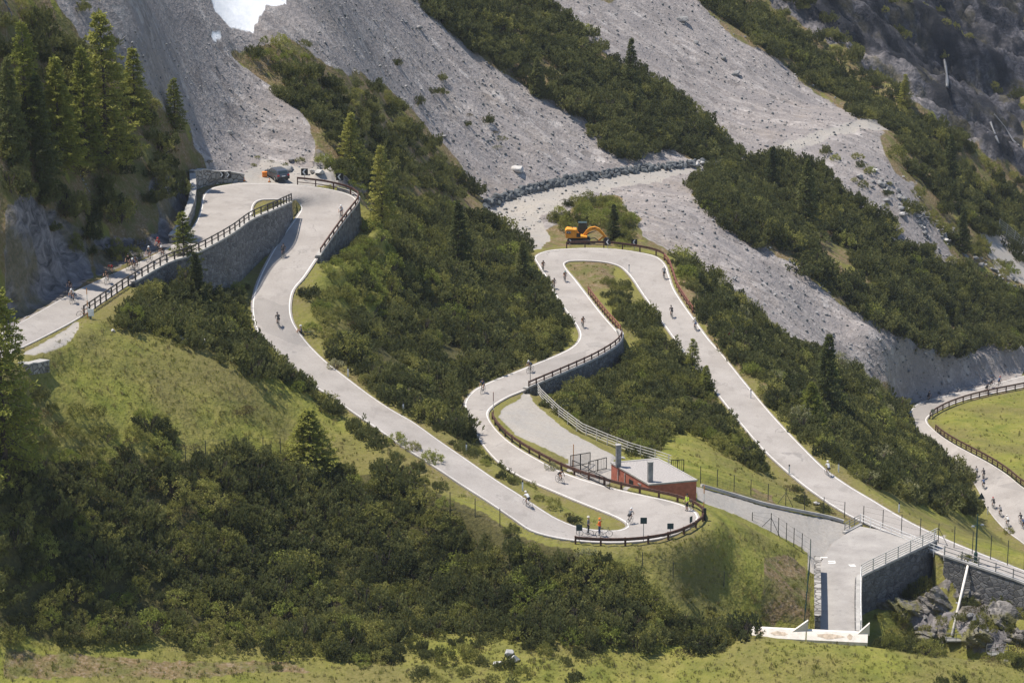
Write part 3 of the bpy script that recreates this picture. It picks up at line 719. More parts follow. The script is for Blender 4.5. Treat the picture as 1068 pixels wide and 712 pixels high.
LM=[(112,110,'the tallest larch on the left hill'),(183,110,'the lone larch beside the scree chute'),(30,110,'the larches at the upper left edge'),(60,250,'the rock bank of the left road'),(5,420,'the thin larch at the left edge'),(193,260,'the larch at the left railing'),(120,335,'the top of the left meadow'),(190,450,'the left meadow fence'),(323,470,'the small larch under the left meadow'),(250,430,'the middle of the left meadow'),(300,370,'the road below the stone wall'),(385,440,'the near side of the lower road'),(480,500,'the bank above the front hairpin'),(470,437,'the red triangle sign'),(560,500,'the strip above the front hairpin'),(613,558,'the two people at the front hairpin'),(690,600,'the spur under the front hairpin'),(775,655,'the white parapet'),(940,640,'the platform wall'),(1005,600,'the lamp post'),(1050,640,'the gully rocks'),(600,690,'the white rocks at the bottom'),(850,700,'the bottom meadow'),(370,290,'the sitting rider by the road'),(375,225,'the outer wall of the upper left hairpin'),(288,180,'the parked car'),(398,190,'the slim larch by the rusty guardrail'),(478,240,'the broad spruce of the central thicket'),(590,320,'the tree side of the excavator hairpin'),(500,395,'the middle bend'),(440,350,'the middle of the central thicket'),(610,235,'the excavator'),(640,300,'the inside of the excavator hairpin'),(620,420,'the lay-by railing'),(690,400,'the middle of the inner strip'),(760,460,'the green field behind the building'),(840,510,'the wire fence by the path'),(722,370,'the two small larches by the long road'),(745,300,'the pale guardrail of the long road'),(862,390,'the tall green spruce'),(960,460,'the bend of the valley road'),(1000,520,'the valley road sign'),(840,200,'the far pine slope'),(960,300,'the right end of the far pine slope'),(600,60,'the pine band between the scree fans'),(720,140,'the foot of the pine band'),(300,80,'the upper scree pines'),(450,170,'the foot of the first scree fan'),(900,90,'the cliffs'),(200,600,'the dark hollow at the lower left'),(60,560,'the left end of the front thicket'),(350,560,'the middle of the front thicket'),(500,600,'the right half of the front thicket'),(620,620,'the right end of the front thicket'),(120,650,'the sunlit scrub at the lower left'),(300,650,'the sunlit scrub left of centre'),(450,660,'the clearing in the bottom scrub')]
def where(px,py,sz):
    b_=min(LM,key=lambda l:(l[0]-px)**2+(l[1]-py)**2); dx=px-b_[0]; dy=py-b_[1]
    if dx*dx+dy*dy<14*14: d='at'
    elif abs(dx)>abs(dy)*2.2: d='right of' if dx>0 else 'left of'
    elif abs(dy)>abs(dx)*2.2: d='below' if dy>0 else 'above'
    else: d=('lower ' if dy>0 else 'upper ')+('right of' if dx>0 else 'left of')
    return d+' '+b_[2]

# ------------------------------------------------------------------ people (one skinned surface per body) and bicycles
def skin_body(pts,edges,radii,sub=1):
    me=bpy.data.meshes.new('body'); me.from_pydata(pts,edges,[]); o=bpy.data.objects.new('tmp',me); C.objects.link(o)
    m=o.modifiers.new('s','SKIN'); m.use_smooth_shade=True
    for v,r_ in zip(me.skin_vertices[0].data,radii): v.radius=(r_,r_) if not isinstance(r_,tuple) else r_
    me.skin_vertices[0].data[0].use_root=True
    if sub: s=o.modifiers.new('d','SUBSURF'); s.levels=sub; s.render_levels=sub
    dg=bpy.context.evaluated_depsgraph_get(); dg.update()
    out=bpy.data.meshes.new_from_object(o.evaluated_get(dg)); bpy.data.objects.remove(o); return out
def body_graph(pose):
    J=pose; P=[];E=[];Rr=[]
    def a(p,r_,par=None):
        P.append(tuple(p)); Rr.append(r_); 
        if par is not None: E.append((par,len(P)-1))
        return len(P)-1
    V_=Vector; pel=V_(J['pelvis']); ch=V_(J['chest']); nk=V_(J['neck']); hd=V_(J['head'])
    i0=a(pel,(.125,.15)); i1=a(pel.lerp(ch,.5),(.11,.145),i0); i2=a(ch,(.12,.17),i1); i3=a(nk,.065,i2)
    up=(hd-nk).normalized(); i4=a(hd-up*.03,(.078,.075),i3); i5=a(hd+up*.07,(.09,.082),i4); a(hd+up*.14,(.06,.06),i5)
    f=V_(J.get('face',(1,0,0))).normalized(); a(hd+f*.105+up*.01,.016,i5)      # nose
    for s,k in ((1,'l'),(-1,'r')):
        hip=pel+V_((0,s*.09,-.05)); h=a(hip,.10,i0); kn=V_(J['knee'+k]); an=V_(J['ankle'+k]); toe=V_(J['toe'+k])
        k1=a(hip.lerp(kn,.5),.085,h); k2=a(kn,.06,k1); k3=a(kn.lerp(an,.35),.062,k2); k4=a(an,.040,k3); a(an+V_((0,0,-.05)),.038,k4); 
        he=len(P)-1; a(toe,.032,he)
        sh=ch+V_(J.get('shoff',(0,0,0)))+V_((0,s*.19,.06)) if 'shoff' in J else nk+V_((0,s*.18,-.05))
        el=V_(J['elbow'+k]); wr=V_(J['wrist'+k]); s1=a(sh,.062,i2); e1=a(sh.lerp(el,.5),.047,s1); e2=a(el,.040,e1); w1=a(wr,.026,e2)
        dr=(wr-el).normalized(); pm=a(wr+dr*.06,(.030,.018),w1)
        sd=dr.cross(V_((0,0,1)));
        sd=sd.normalized() if sd.length>.1 else V_((0,1,0))
        dn=V_((0,0,-1)) if abs(dr.z)<.8 else V_((1,0,0))
        for q in range(4):
            b0=wr+dr*.10+sd*(q-1.5)*.020; ln=(.045,.055,.05,.038)[q]; f1=a(b0,.0095,pm); f2=a(b0+dr*ln*.6+dn*.015,.009,f1); a(b0+dr*ln*.5+dn*(.015+ln*.6),.008,f2)
        t1=a(wr+dr*.045-sd*.035,.011,pm); a(wr+dr*.08-sd*.045+dn*.02,.009,t1)
    return P,E,Rr
def make_person(pose,regions,sub=1):
    P,E,Rr=body_graph(pose); me=skin_body(P,E,Rr,sub); return me,regions
RIDE=dict(pelvis=(-.14,0,.98),chest=(.22,0,1.22),neck=(.36,0,1.30),head=(.47,0,1.40),face=(1,0,-.35),kneel=(.22,.10,.86),anklel=(.10,.11,.42),toel=(.24,.11,.36),kneer=(.27,-.10,1.00),ankler=(.12,-.11,.66),toer=(.26,-.11,.60),
          elbowl=(.40,.24,1.08),wristl=(.58,.20,.97),elbowr=(.40,-.24,1.08),wristr=(.58,-.20,.97))
UPRIDE=dict(RIDE,chest=(.10,0,1.34),neck=(.20,0,1.46),head=(.27,0,1.58),face=(1,0,-.15),elbowl=(.32,.25,1.18),elbowr=(.32,-.25,1.18),wristl=(.54,.20,1.0),wristr=(.54,-.20,1.0))
STAND=dict(pelvis=(0,0,.95),chest=(0,0,1.28),neck=(0,0,1.48),head=(.02,0,1.62),face=(1,0,-.1),kneel=(.03,.10,.50),anklel=(0,.11,.09),toel=(.16,.13,.04),kneer=(.03,-.10,.50),ankler=(0,-.11,.09),toer=(.16,-.13,.04),
           elbowl=(.0,.28,1.14),wristl=(.20,.24,1.02),elbowr=(-.02,-.28,1.14),wristr=(.18,-.25,1.00))
ARMUP=dict(STAND,elbowr=(.12,-.30,1.22),wristr=(.14,-.14,1.46),elbowl=(.04,.27,1.16),wristl=(.24,.16,1.10))
SIT=dict(pelvis=(0,0,.16),chest=(.05,0,.50),neck=(.07,0,.70),head=(.10,0,.84),face=(1,0,-.1),kneel=(.38,.12,.48),anklel=(.52,.12,.09),toel=(.68,.13,.04),kneer=(.38,-.12,.48),ankler=(.52,-.12,.09),toer=(.68,-.13,.04),
         elbowl=(.16,.28,.42),wristl=(.34,.15,.50),elbowr=(.16,-.28,.42),wristr=(.34,-.15,.50))
POSES={'ride':RIDE,'up':UPRIDE,'stand':STAND,'armup':ARMUP,'sit':SIT}
BODY={}
def body_mesh(pose,jersey,legs):
    key=(pose,jersey,legs)
    if key in BODY: return BODY[key]
    if pose not in BODY:
        P,E,Rr=body_graph(POSES[pose]); BODY[pose]=skin_body(P,E,Rr,1)
    me=BODY[pose].copy(); me.name='body'; me.materials.clear()
    for m in (jersey,legs,'skin','cloth_black'): me.materials.append(MATS[m])
    J=POSES[pose]; V_=Vector; pel,ch,nk=V_(J['pelvis']),V_(J['chest']),V_(J['neck'])
    def sdist(p,a,b_):
        t=max(0,min(1,(p-a).dot(b_-a)/max((b_-a).length_squared,1e-6))); return (p-a.lerp(b_,t)).length,t
    for f in me.polygons:
        c=f.center; cand_=[]
        d,t=sdist(c,pel,ch); cand_.append((d-.11,1 if t<.18 else 0)); d,t=sdist(c,ch,nk); cand_.append((d-.08,0 if t<.75 else 2)); d,t=sdist(c,nk,V_(J['head'])+V_((0,0,.1))); cand_.append((d-.05,2 if t>.1 else 0))
        for s,k in ((1,'l'),(-1,'r')):
            hip=pel+V_((0,s*.09,-.05)); kn=V_(J['knee'+k]); an=V_(J['ankle'+k]); toe=V_(J['toe'+k])
            d,t=sdist(c,hip,kn); cand_.append((d-.07,1 if (t<.75 or pose in('stand','armup')) else 2)); d,t=sdist(c,kn,an); cand_.append((d-.05,(1 if pose in('stand','armup') and jersey!='cloth_neon' else 2) if t<.8 else 3)); d,t=sdist(c,an,toe); cand_.append((d-.04,3))
            sh=nk+V_((0,s*.18,-.05)); el=V_(J['elbow'+k]); wr=V_(J['wrist'+k]); hand=wr+(wr-el).normalized()*.15
            d,t=sdist(c,sh,el); cand_.append((d-.05,0 if t<.7 or pose in('stand','armup') else 2)); d,t=sdist(c,el,wr); cand_.append((d-.035,0 if pose in('stand','armup') and jersey=='cloth_orange' else 2)); d,t=sdist(c,wr,hand); cand_.append((d-.03,2))
        f.material_index=min(cand_)[1]; f.use_smooth=True
    BODY[key]=me; return me
def helmet_mesh(mat):
    key=('helmet',mat)
    if key in BODY: return BODY[key]
    m=MB(); n=12
    for i in range(5):
        t=i/4*math.pi/2
        for j in range(n):
            a=2*math.pi*j/n; m.v.append((.145*math.cos(t)*math.cos(a)*(1.12 if math.cos(a)<0 else 1),.105*math.cos(t)*math.sin(a),.125*math.sin(t)))
    for i in range(4):
        for j in range(n): m.f.append((i*n+j,i*n+(j+1)%n,(i+1)*n+(j+1)%n,(i+1)*n+j)); m.mi.append(0)
    m.f.append(tuple(range(n))[::-1]); m.mi.append(0)
    for s in(-1,0,1): m.box((-.01,s*.045,.115),(.17,.012,.02))
    me=bpy.data.meshes.new('helmet'); me.from_pydata(m.v,[],m.f); me.materials.append(MATS[mat]); BODY[key]=me; return me
def person(loc,rz,pose,jersey,legs,helm,label,group=None,z=0,hair=False):
    o=empty('person',(loc[0],loc[1],loc[2]+z),rz,label,'person',group)
    link('body',body_mesh(pose,jersey,legs),None,o)
    J=POSES[pose]; h=link('helmet' if not hair else 'hair',helmet_mesh(helm),None,o); h.location=Vector(J['head'])+Vector((-.01,0,.045)); fc=Vector(J['face']); h.rotation_euler=(0,-math.atan2(fc.z,fc.x)*.7,0)
    return o
_bk={}
def bicycle(loc,rz,frame,label,group=None,lean=0,lay=0):
    def mk(key,fn):
        if key not in _bk: _bk[key]=fn()
        return _bk[key]
    root=empty('bicycle',tuple(loc),rz,label,'bicycle',group)
    if lay: root.rotation_euler=(lay,0,rz); root.location.z+=.12
    elif lean: root.rotation_euler=(lean,0,rz)
    def mesh_of(m,name,mat):
        me=bpy.data.meshes.new(name); me.from_pydata(m.v,[],m.f); me.materials.append(MATS[mat]); 
        for p in me.polygons: p.use_smooth=True
        return me
    def fr():
        m=MB(); BB=(0,0,.28); ST=(-.14,0,.80); HT=(.38,0,.84); HB=(.41,0,.64)
        for p,q,r_ in((BB,ST,.018),(ST,HT,.017),(BB,HB,.021),(HT,HB,.019),(BB,(-.42,.0,.34),.012),(ST,(-.42,0,.34),.010),(ST,(-.17,0,.93),.014),(HB,(.56,.04,.34),.012),(HB,(.56,-.04,.34),.012),(HT,(.39,0,.92),.014)): m.tube([p,q],r_,6)
        return mesh_of(m,'frame',frame)
    link('frame',mk(('frame',frame),fr),None,root)
    def hb():
        m=MB(); m.tube([(.46,.21,.93),(.46,-.21,.93)],.013,6); m.tube([(.39,0,.92),(.46,0,.93)],.013,6)
        for s in(-1,1): m.tube([(.46,s*.21,.93),(.55,s*.21,.93),(.58,s*.21,.88),(.55,s*.21,.82),(.48,s*.21,.80)],.013,6)
        return mesh_of(m,'handlebar','black_paint')
    link('handlebar',mk('hb',hb),None,root)
    def sd_():
        m=MB(); m.box((-.17,0,.945),(.26,.13,.04),taper=.8); m.box((-.05,0,.94),(.14,.05,.035)); return mesh_of(m,'saddle','black_rubber')
    link('saddle',mk('sd',sd_),None,root)
    def ck():
        m=MB(); m.ring((0,.045,.28),(0,1,0),.09,.006,14,4); m.tube([(0,.06,.28),(.10,.08,.40)],.010,5); m.tube([(0,-.06,.28),(-.06,-.08,.14)],.010,5); m.tube([(0,-.06,.28),(0,.06,.28)],.016,6); m.box((.10,.11,.40),(.09,.06,.02)); m.box((-.06,-.11,.14),(.09,.06,.02))
        return mesh_of(m,'crankset','galvanised')
    link('crankset',mk('ck',ck),None,root)
    def ty(): return mesh_of(MB().ring((0,0,0),(0,1,0),.325,.016,22,5),'tyre','black_rubber')
    def rm():
        m=MB().ring((0,0,0),(0,1,0),.302,.011,22,4); m.tube([(0,-.05,0),(0,.05,0)],.02,6)
        for k in range(12): a=k*math.pi/6; m.tube([(0,.0,0),(.3*math.cos(a),0,.3*math.sin(a))],.0025,3,cap=False)
        return mesh_of(m,'rim','galvanised')
    for x_ in(-.42,.57):
        wl=empty('wheel',(x_,0,.341)); wl.parent=root; link('tyre',mk('ty',ty),None,wl); link('rim',mk('rm',rm),None,wl)
    return root
def heading(S,p):
    """direction of the road next to a point (descending)"""
    M=(S[:,:3]+S[:,3:])/2; i=int(np.argmin((M[:,0]-p[0])**2+(M[:,1]-p[1])**2)); i=min(max(i,1),len(M)-2)
    d=M[i+1]-M[i-1]; return math.atan2(d[1],d[0])
RIDERS=[ # px,py of the lowest wheel, road, +1 descends/-1 climbs, pose, jersey, legs, helmet, frame, words
 (76.5,315.5,1,-1,'ride','cloth_white','cloth_black','white_paint','black_paint','front rider of the leftmost pair on the road, pale jersey and dark shorts'),
 (74,306,1,-1,'ride','cloth_black','cloth_black','black_paint','black_paint','dark dressed rider just behind the pale jersey near the left end of the road'),
 (112.5,295,1,-1,'ride','cloth_black','cloth_black','black_paint','white_paint','black dressed rider beside the rider in red on the left road'),
 (116.8,288,1,-1,'ride','cloth_red','cloth_black','black_paint','black_paint','rider in a red top behind the black dressed one on the left road'),
 (135,280.5,1,-1,'up','cloth_black','cloth_black','black_paint','black_paint','upright dark rider at the rock side of the left road'),
 (140.3,283,1,-1,'ride','cloth_blue','cloth_black','white_paint','black_paint','rider in dark blue with white helmet in the trio on the left road'),
 (143,280,1,-1,'ride','cloth_grey','cloth_black','black_paint','black_paint','grey dressed rider hidden behind the blue one on the left road'),
 (156.5,272.5,1,-1,'up','cloth_grey','cloth_black','white_paint','black_paint','upright rider with white helmet in the middle of the left road'),
 (166,263.3,1,-1,'up','cloth_red','cloth_blue','cloth_red','black_paint','rider in bright red farthest up the left road'),
 (170.3,270,1,-1,'ride','cloth_black','cloth_black','white_paint','black_paint','dark rider half hidden by the larch at the left railing'),
 (356.3,228,1,1,'up','cloth_white','cloth_blue','white_paint','black_paint','rider in white jersey at the outer rail of the upper left hairpin'),
 (295,268.5,1,-1,'ride','cloth_black','cloth_black','black_paint','black_paint','lone black dressed rider below the upper left hairpin'),
 (290.5,341,1,-1,'ride','cloth_black','cloth_black','black_paint','black_paint','rider half hidden behind shrubs at the inner road edge'),
 (551,529,1,-1,'ride','cloth_white','cloth_black','white_paint','black_paint','rider in white jersey climbing beside the grass verge above the front hairpin'),
 (656.4,546.5,1,1,'ride','cloth_grey','cloth_black','white_paint','black_paint','rider in dark grey leaning through the front hairpin'),
 (583.5,503.5,1,-1,'ride','cloth_black','cloth_black','black_paint','black_paint','dark rider behind the shrubs above the front hairpin'),
 (504,409.5,1,-1,'up','cloth_blue','cloth_black','black_paint','black_paint','dark rider at the grassy bank of the middle bend'),
 (553.3,388,1,-1,'ride','cloth_blue','cloth_black','white_paint','black_paint','blue jersey rider on the road above the lay-by'),
 (607.5,341.5,1,-1,'ride','cloth_black','cloth_black','black_paint','black_paint','black dressed rider in the middle of the bend below the excavator'),
 (588.8,293.5,1,-1,'ride','cloth_black','cloth_black','cloth_teal','black_paint','dark rider beside the inner line below the excavator'),
 (566,282.5,1,-1,'ride','cloth_black','cloth_black','black_paint','black_paint','dark rider at the tree edge nearest the excavator'),
 (577.5,301,1,-1,'ride','cloth_grey','cloth_black','black_paint','black_paint','grey rider half hidden by the pines on the inner leg'),
 (692.6,291,1,-1,'up','cloth_grey','cloth_black','white_paint','black_paint','upright grey rider near the outer rail of the excavator hairpin'),
 (700.6,331.5,1,-1,'ride','cloth_black','cloth_black','black_paint','black_paint','black dressed rider in the middle of the long descending road'),
 (725.3,344.5,1,-1,'ride','cloth_grey','cloth_blue','white_paint','black_paint','rider in grey and blue at the right line of the long descending road'),
 (863.8,496.5,1,-1,'up','cloth_white','cloth_black','white_paint','black_paint','lone rider in white low on the long descending road'),
 (1018.6,498,2,1,'ride','cloth_grey','cloth_black','black_paint','black_paint','rider nearest the trees at the top of the valley road group'),
 (1026,500,2,1,'ride','cloth_black','cloth_black','black_paint','black_paint','dark rider directly behind the blue one on the valley road'),
 (1025.8,510,2,1,'ride','cloth_blue','cloth_black','black_paint','black_paint','rider in dark blue beside the triangular sign on the valley road'),
 (1036.3,530.5,2,1,'ride','cloth_black','cloth_black','cloth_red','black_paint','black dressed rider with red helmet on the valley road'),
 (1043.4,539,2,1,'ride','cloth_grey','cloth_black','black_paint','black_paint','dark grey rider between two others on the valley road'),
 (1051,549.5,2,1,'ride','cloth_white','cloth_black','white_paint','black_paint','pale jersey rider at the inner line of the valley road'),
 (1065,547,2,1,'ride','cloth_black','cloth_black','black_paint','black_paint','dark rider at the right edge of the photo on the valley road'),
 (1067.5,552,2,1,'ride','cloth_blue','cloth_black','white_paint','black_paint','rider cut by the right edge of the photo on the valley road'),
 (968.2,419,2,1,'up','cloth_black','cloth_black','black_paint','black_paint','lone dark rider where the valley road bends by the gravel bank'),
 (1028.4,410,2,1,'ride','cloth_black','cloth_black','black_paint','black_paint','dark rider at the rail of the far valley road'),
 (1033.3,404,2,1,'up','cloth_grey','cloth_black','black_paint','black_paint','upright grey rider on the far valley road'),
 (1041.5,403.5,2,1,'up','cloth_blue','cloth_black','cloth_red','black_paint','rider in blue with red helmet on the far valley road'),
]
for px,py,rd_,sg,pose,jc,lc,hc,fc,words in RIDERS:
    p=on(px,py); S=S1 if rd_==1 else S2; h=heading(S,p)+(0 if sg>0 else math.pi)
    person(p,h,pose,jc,lc,hc,words,'cyclists on the mountain road')
    bicycle(p,h,fc,' '.join(('bicycle under the '+words).replace(',','').split()[:16]),'bicycles being ridden')
p=on(625.4,558.3); person(p,R(150),'armup','cloth_orange','cloth_blue','orange_paint','person in orange jacket standing at the rail of the front hairpin')
q=on(629,560); bicycle(q,R(8),'galvanised','grey bicycle held by the person in orange jacket',None,.08)
p=on(613.5,556.5); person(p,R(-20),'stand','cloth_grey','cloth_black','plaster_white','person in dark clothes and white helmet standing by the front hairpin rail')
q=on(611,559); bicycle(q,R(172),'white_paint','pale bicycle beside the person in dark clothes',None,-.06)
p=on(716.4,532.5); person(p,R(215),'stand','cloth_neon','cloth_black','hair_dark','person in neon yellow jacket standing inside the rail of the front hairpin',None,0,True)
q=on(719,531); bicycle(q,R(120),'black_paint','dark bicycle behind the person in neon yellow',None,.05)
p=on(314.5,348); person(p,R(190),'sit','cloth_grey','cloth_black','white_paint','person with white helmet sitting on the road edge below the upper left hairpin')
q=on(320,347.5); bicycle(q,R(5),'cloth_blue','dark bicycle lying in the grass beside the sitting person',None,0,R(78))
q=on(88,331); bicycle(q,R(10),'orange_wood','small reddish bicycle left against the end post of the left railing',None,.1)

# ------------------------------------------------------------------ railings
def edge_pts(S,side,p0,p1,off):
    e=S[:,:3] if side=='A' else S[:,3:]; o=S[:,3:] if side=='A' else S[:,:3]
    pe=proj(e); i0=int(np.argmin(((pe-np.array(p0))**2).sum(1))); i1=int(np.argmin(((pe-np.array(p1))**2).sum(1)))
    if i0>i1: i0,i1=i1,i0
    out=[]
    for i in range(i0,i1+1):
        u=e[i]-o[i]; u/=np.linalg.norm(u); out.append(Vector(e[i]+u*off))
    return out
def resample(pts,step):
    out=[pts[0].copy()]; acc=0
    for a,b_ in zip(pts,pts[1:]):
        L=(b_-a).length; 
        while acc+L>=step:
            t=(step-acc)/L; a=a.lerp(b_,t); out.append(a.copy()); L=(b_-a).length; acc=0
        acc+=L
    if (out[-1]-pts[-1]).length>step*.4: out.append(pts[-1].copy())
    return out
def railing(pts,label,mat,rails=((.85,.10,.14),(.45,.08,.10)),h=.9,step=2.0,pw=.12,name='guardrail',cat='guardrail',postmat=None,down=.4,fine=1.0):
    O=pts[len(pts)//2]; root=empty(name,tuple(O),0,label,cat)
    rp=resample([Vector(p) for p in pts],fine)
    for zz,wd,ht in rails:
        m=MB()
        for a,b_ in zip(rp,rp[1:]): 
            d=(b_-a).normalized()*.02; m.bar(a-O+Vector((0,0,zz))-d,b_-O+Vector((0,0,zz))+d,wd,ht)
        m.build('rail',mat,root)
    pp_=resample([Vector(p) for p in pts],step); mp=MB(); mp.box((0,0,(h-down)/2),(pw,pw,h+down)); me=None
    for i,p in enumerate(pp_[:100]):
        if me is None: o=mp.build('post',postmat or mat,root); me=o.data
        else: o=link('post',me,None,root)
        o.location=p-O
        d=pp_[min(i+1,len(pp_)-1)]-pp_[max(i-1,0)]; o.rotation_euler=(0,0,math.atan2(d.y,d.x))
    return root
W2=((.86,.10,.16),(.42,.07,.10))
wi=WS['inner'][0]; rl=[q for q in edge_pts(S1,'B',(90,328),(140,295),.10)]+[Vector(tuple(s[:3]))+Vector((0,0,.22)) for s in wi if proj(s[:3])[0,0]>142]
railing(rl,'dark brown two rail railing along left road and upper left hairpin wall','dark_rail',((.92,.09,.12),(.50,.06,.07)),1.0,1.7,.13)
railing(edge_pts(S1,'A',(312,192),(335,268),.10),'rusty brown guardrail round the outside of the upper left hairpin','weathered_steel',((.84,.12,.22),(.32,.07,.08)),.95,2.2,.14)
railing([Vector(e) for e in edge_pts(S1,'B',(600,565),(512,436),.45)],'dark rusty beam guardrail round the front hairpin','weathered_steel',((.48,.14,.28),),.66,2.4,.16)
railing(edge_pts(S1,'B',(552,405),(648,351),.05),'brown guardrail on the stone wall of the middle bend','weathered_steel',((.82,.10,.18),(.40,.06,.08)),.95,1.8,.12)
railing(edge_pts(S1,'B',(647,347),(613,306),.12),'reddish guardrail continuing up from the middle bend','red_rail',((.80,.10,.20),(.40,.06,.10)),.92,1.5,.12)
railing(edge_pts(S1,'A',(592,258),(690,270),.45),'dark brown guardrail in front of the excavator','weathered_steel',((.72,.12,.28),),.85,2.6,.14)
railing(edge_pts(S1,'A',(691,271),(721,326),.35),'pale brown guardrail down the outside of the long road','red_rail',((.72,.10,.22),(.35,.06,.10)),.85,1.8,.12)
railing(edge_pts(S2,'A',(968,436),(1069,403),.3),'brown guardrail on the far curve of the valley road','weathered_steel',((.80,.12,.24),(.42,.07,.09)),.9,2.2,.14)
railing(edge_pts(S2,'A',(976,450),(1069,509),.3),'brown guardrail between the valley road and the green meadow','weathered_steel',((.80,.12,.24),(.42,.07,.09)),.9,1.9,.14)
def onpts(L,off=0): return [Vector(on(x,y))+Vector((0,0,off)) for x,y in L]
LB=[(559,408),(564,417),(582,434),(607,453),(633,464),(658,474),(686,482),(700,487)]
railing(onpts(LB),'pale four rail railing along the far side of the lay-by','pale_rail',tuple((z_,.05,.07) for z_ in (.35,.65,.95,1.25)),1.3,2.2,.09,'railing','railing')
k_,_=WS['plat']
pl=[Vector((s[0],s[1],s[2]+.27)) for s in k_]; co_=int(np.argmin([(p.x-pl[0].x)**2*0+abs((p-Vector(PZ(897.5,603,106.5))).length) for p in pl]))
railing(pl[co_:],'pale five rail railing on top of the platform wall','pale_rail',tuple((z_,.05,.07) for z_ in (.2,.45,.7,.95,1.2)),1.25,2.2,.09,'railing','railing')
railing(pl[:co_+1],'white railing along the right side of the narrow walkway','white_paint',tuple((z_,.05,.06) for z_ in (.55,1.05)),1.1,1.6,.07,'railing','railing')
railing(onpts([(881,554.5),(889,550),(897,545.5)]),'short grey railing on a kerb at the back of the platform','grey_rail',tuple((z_,.05,.06) for z_ in (.35,.65,.95)),1.0,1.1,.07,'railing','railing')
a_=onpts([(880,557),(889,553),(898,548.5)]); m=MB(); O=a_[1]
for p,q in zip(a_,a_[1:]): m.bar(p-O+Vector((0,0,.1)),q-O+Vector((0,0,.1)),.35,.3)
o=m.build('kerb','concrete'); o.location=O; tag(o,'dark concrete kerb under the short railing','kerb')
railing(edge_pts(S1,'B',(899,545),(984,580),.25),'low white mesh railing between platform and road','white_paint',tuple((z_,.04,.05) for z_ in (.3,.62,.95)),1.0,1.4,.05,'railing','railing')
ke,_=WS['end']; railing([Vector((s[0],s[1],s[2]+.27)) for s in ke],'grey railing on the road wall at the right edge','grey_rail',tuple((z_,.05,.07) for z_ in (.45,.9)),1.0,2.0,.08,'railing','railing')
# path upper kerb
kp=edge_pts(S3,'A',(731,507),(880,543),.1); m=MB(); O=kp[0]
for p,q in zip(kp,kp[1:]): m.bar(p-O+Vector((0,0,.08)),q-O+Vector((0,0,.08)),.3,.28)
o=m.build('kerb','concrete'); o.location=O; tag(o,'long low concrete kerb between gravel path and green field','kerb')

# wire fences
def fence(L,label,mat='dark_post',wires=5,braces=(),h=None,net=False):
    pts=[(Vector(on(x,yb)),(yb-yt)) for x,yt,yb in L]; O=pts[0][0]; root=empty('wire_fence',tuple(O),0,label,'fence'); tops=[]
    for i,(p,dy) in enumerate(pts):
        f=p.y*cT+(CAMZ-p.z)*sT; hh=h or dy/F*f/cT; tops.append((p,hh)); m=MB(); m.tube([(0,0,-.3),(0,0,hh)],.045,6); o=m.build('post',mat,root); o.location=p-O
        if i in braces:
            m=MB()
            for s in(-1,1):
                q=pts[max(0,min(len(pts)-1,i+s))][0]; d=(q-p); d=d.normalized() if d.length>0 else Vector((s,0,0))
                m.tube([(0,0,hh*.75),tuple(d*hh*.5+Vector((0,0,.0)))],.03,5)
            o=m.build('brace',mat,root); o.location=p-O
    for k in range(wires):
        m=MB(); t=.12+.85*k/(wires-1)
        for (p,a),(q,b_) in zip(tops,tops[1:]): m.tube([p-O+Vector((0,0,a*t)),q-O+Vector((0,0,b_*t))],.008,4,cap=False)
        m.build('wire',mat,root)
    if net:
        m=MB()
        for (p,a),(q,b_) in zip(tops,tops[1:]):
            n=max(1,int((q-p).length/.25))
            for i in range(n): r_=p.lerp(q,i/n)-O; m.tube([r_,r_+Vector((0,0,a*.95))],.006,3,cap=False)
        m.build('mesh',mat,root)
    return root
fence([(730.5,486,504),(748,490,508),(765.5,495,512.5),(783,500,517),(801,504,522),(819.4,509,527.5),(839,513,532),(859,518,536),(880.7,523,540)],'tall wire fence with thin posts along the upper edge of the gravel path','dark_post',5,(5,))
fence([(900.4,527,545),(920.6,531,550),(940,535.6,556),(959.6,540,561),(978.5,545,566),(995,548,571),(1014,554,577),(1033,557.6,583),(1050.6,562.6,589),(1068,568,594)],'wire fence in front of the road to the right of the platform','dark_post',4,(4,))
fence([(784.6,534,543),(804,535,555),(811.7,540,559),(820,545,565),(827.8,550.5,570),(836.3,556,575.5),(845,561.5,581)],'wire fence at the near edge of the gravel path','dark_post',4,(1,))
fence([(845,562,583),(844,575,600),(842,590,618),(840.5,610,638),(839,630,654)],'dark green mesh fence along the left side of the walkway','green_post',6,(),2.0,True)
fence([(193.6,466,483),(214.6,460,477),(235,458,474),(255,457,473),(274.6,456,473),(292.6,457,475)],'wire fence with thin posts below the left meadow','dark_post',4)
fence([(417.7,500,521),(443.5,505,525),(469.5,514,534),(495.6,521,541),(521.4,530,549)],'wire fence on the bank left of the front hairpin','dark_post',4)
fence([(670,576,592),(702,586,602),(755,596,612)],'sparse wire fence on the spur under the front hairpin','dark_post',3)

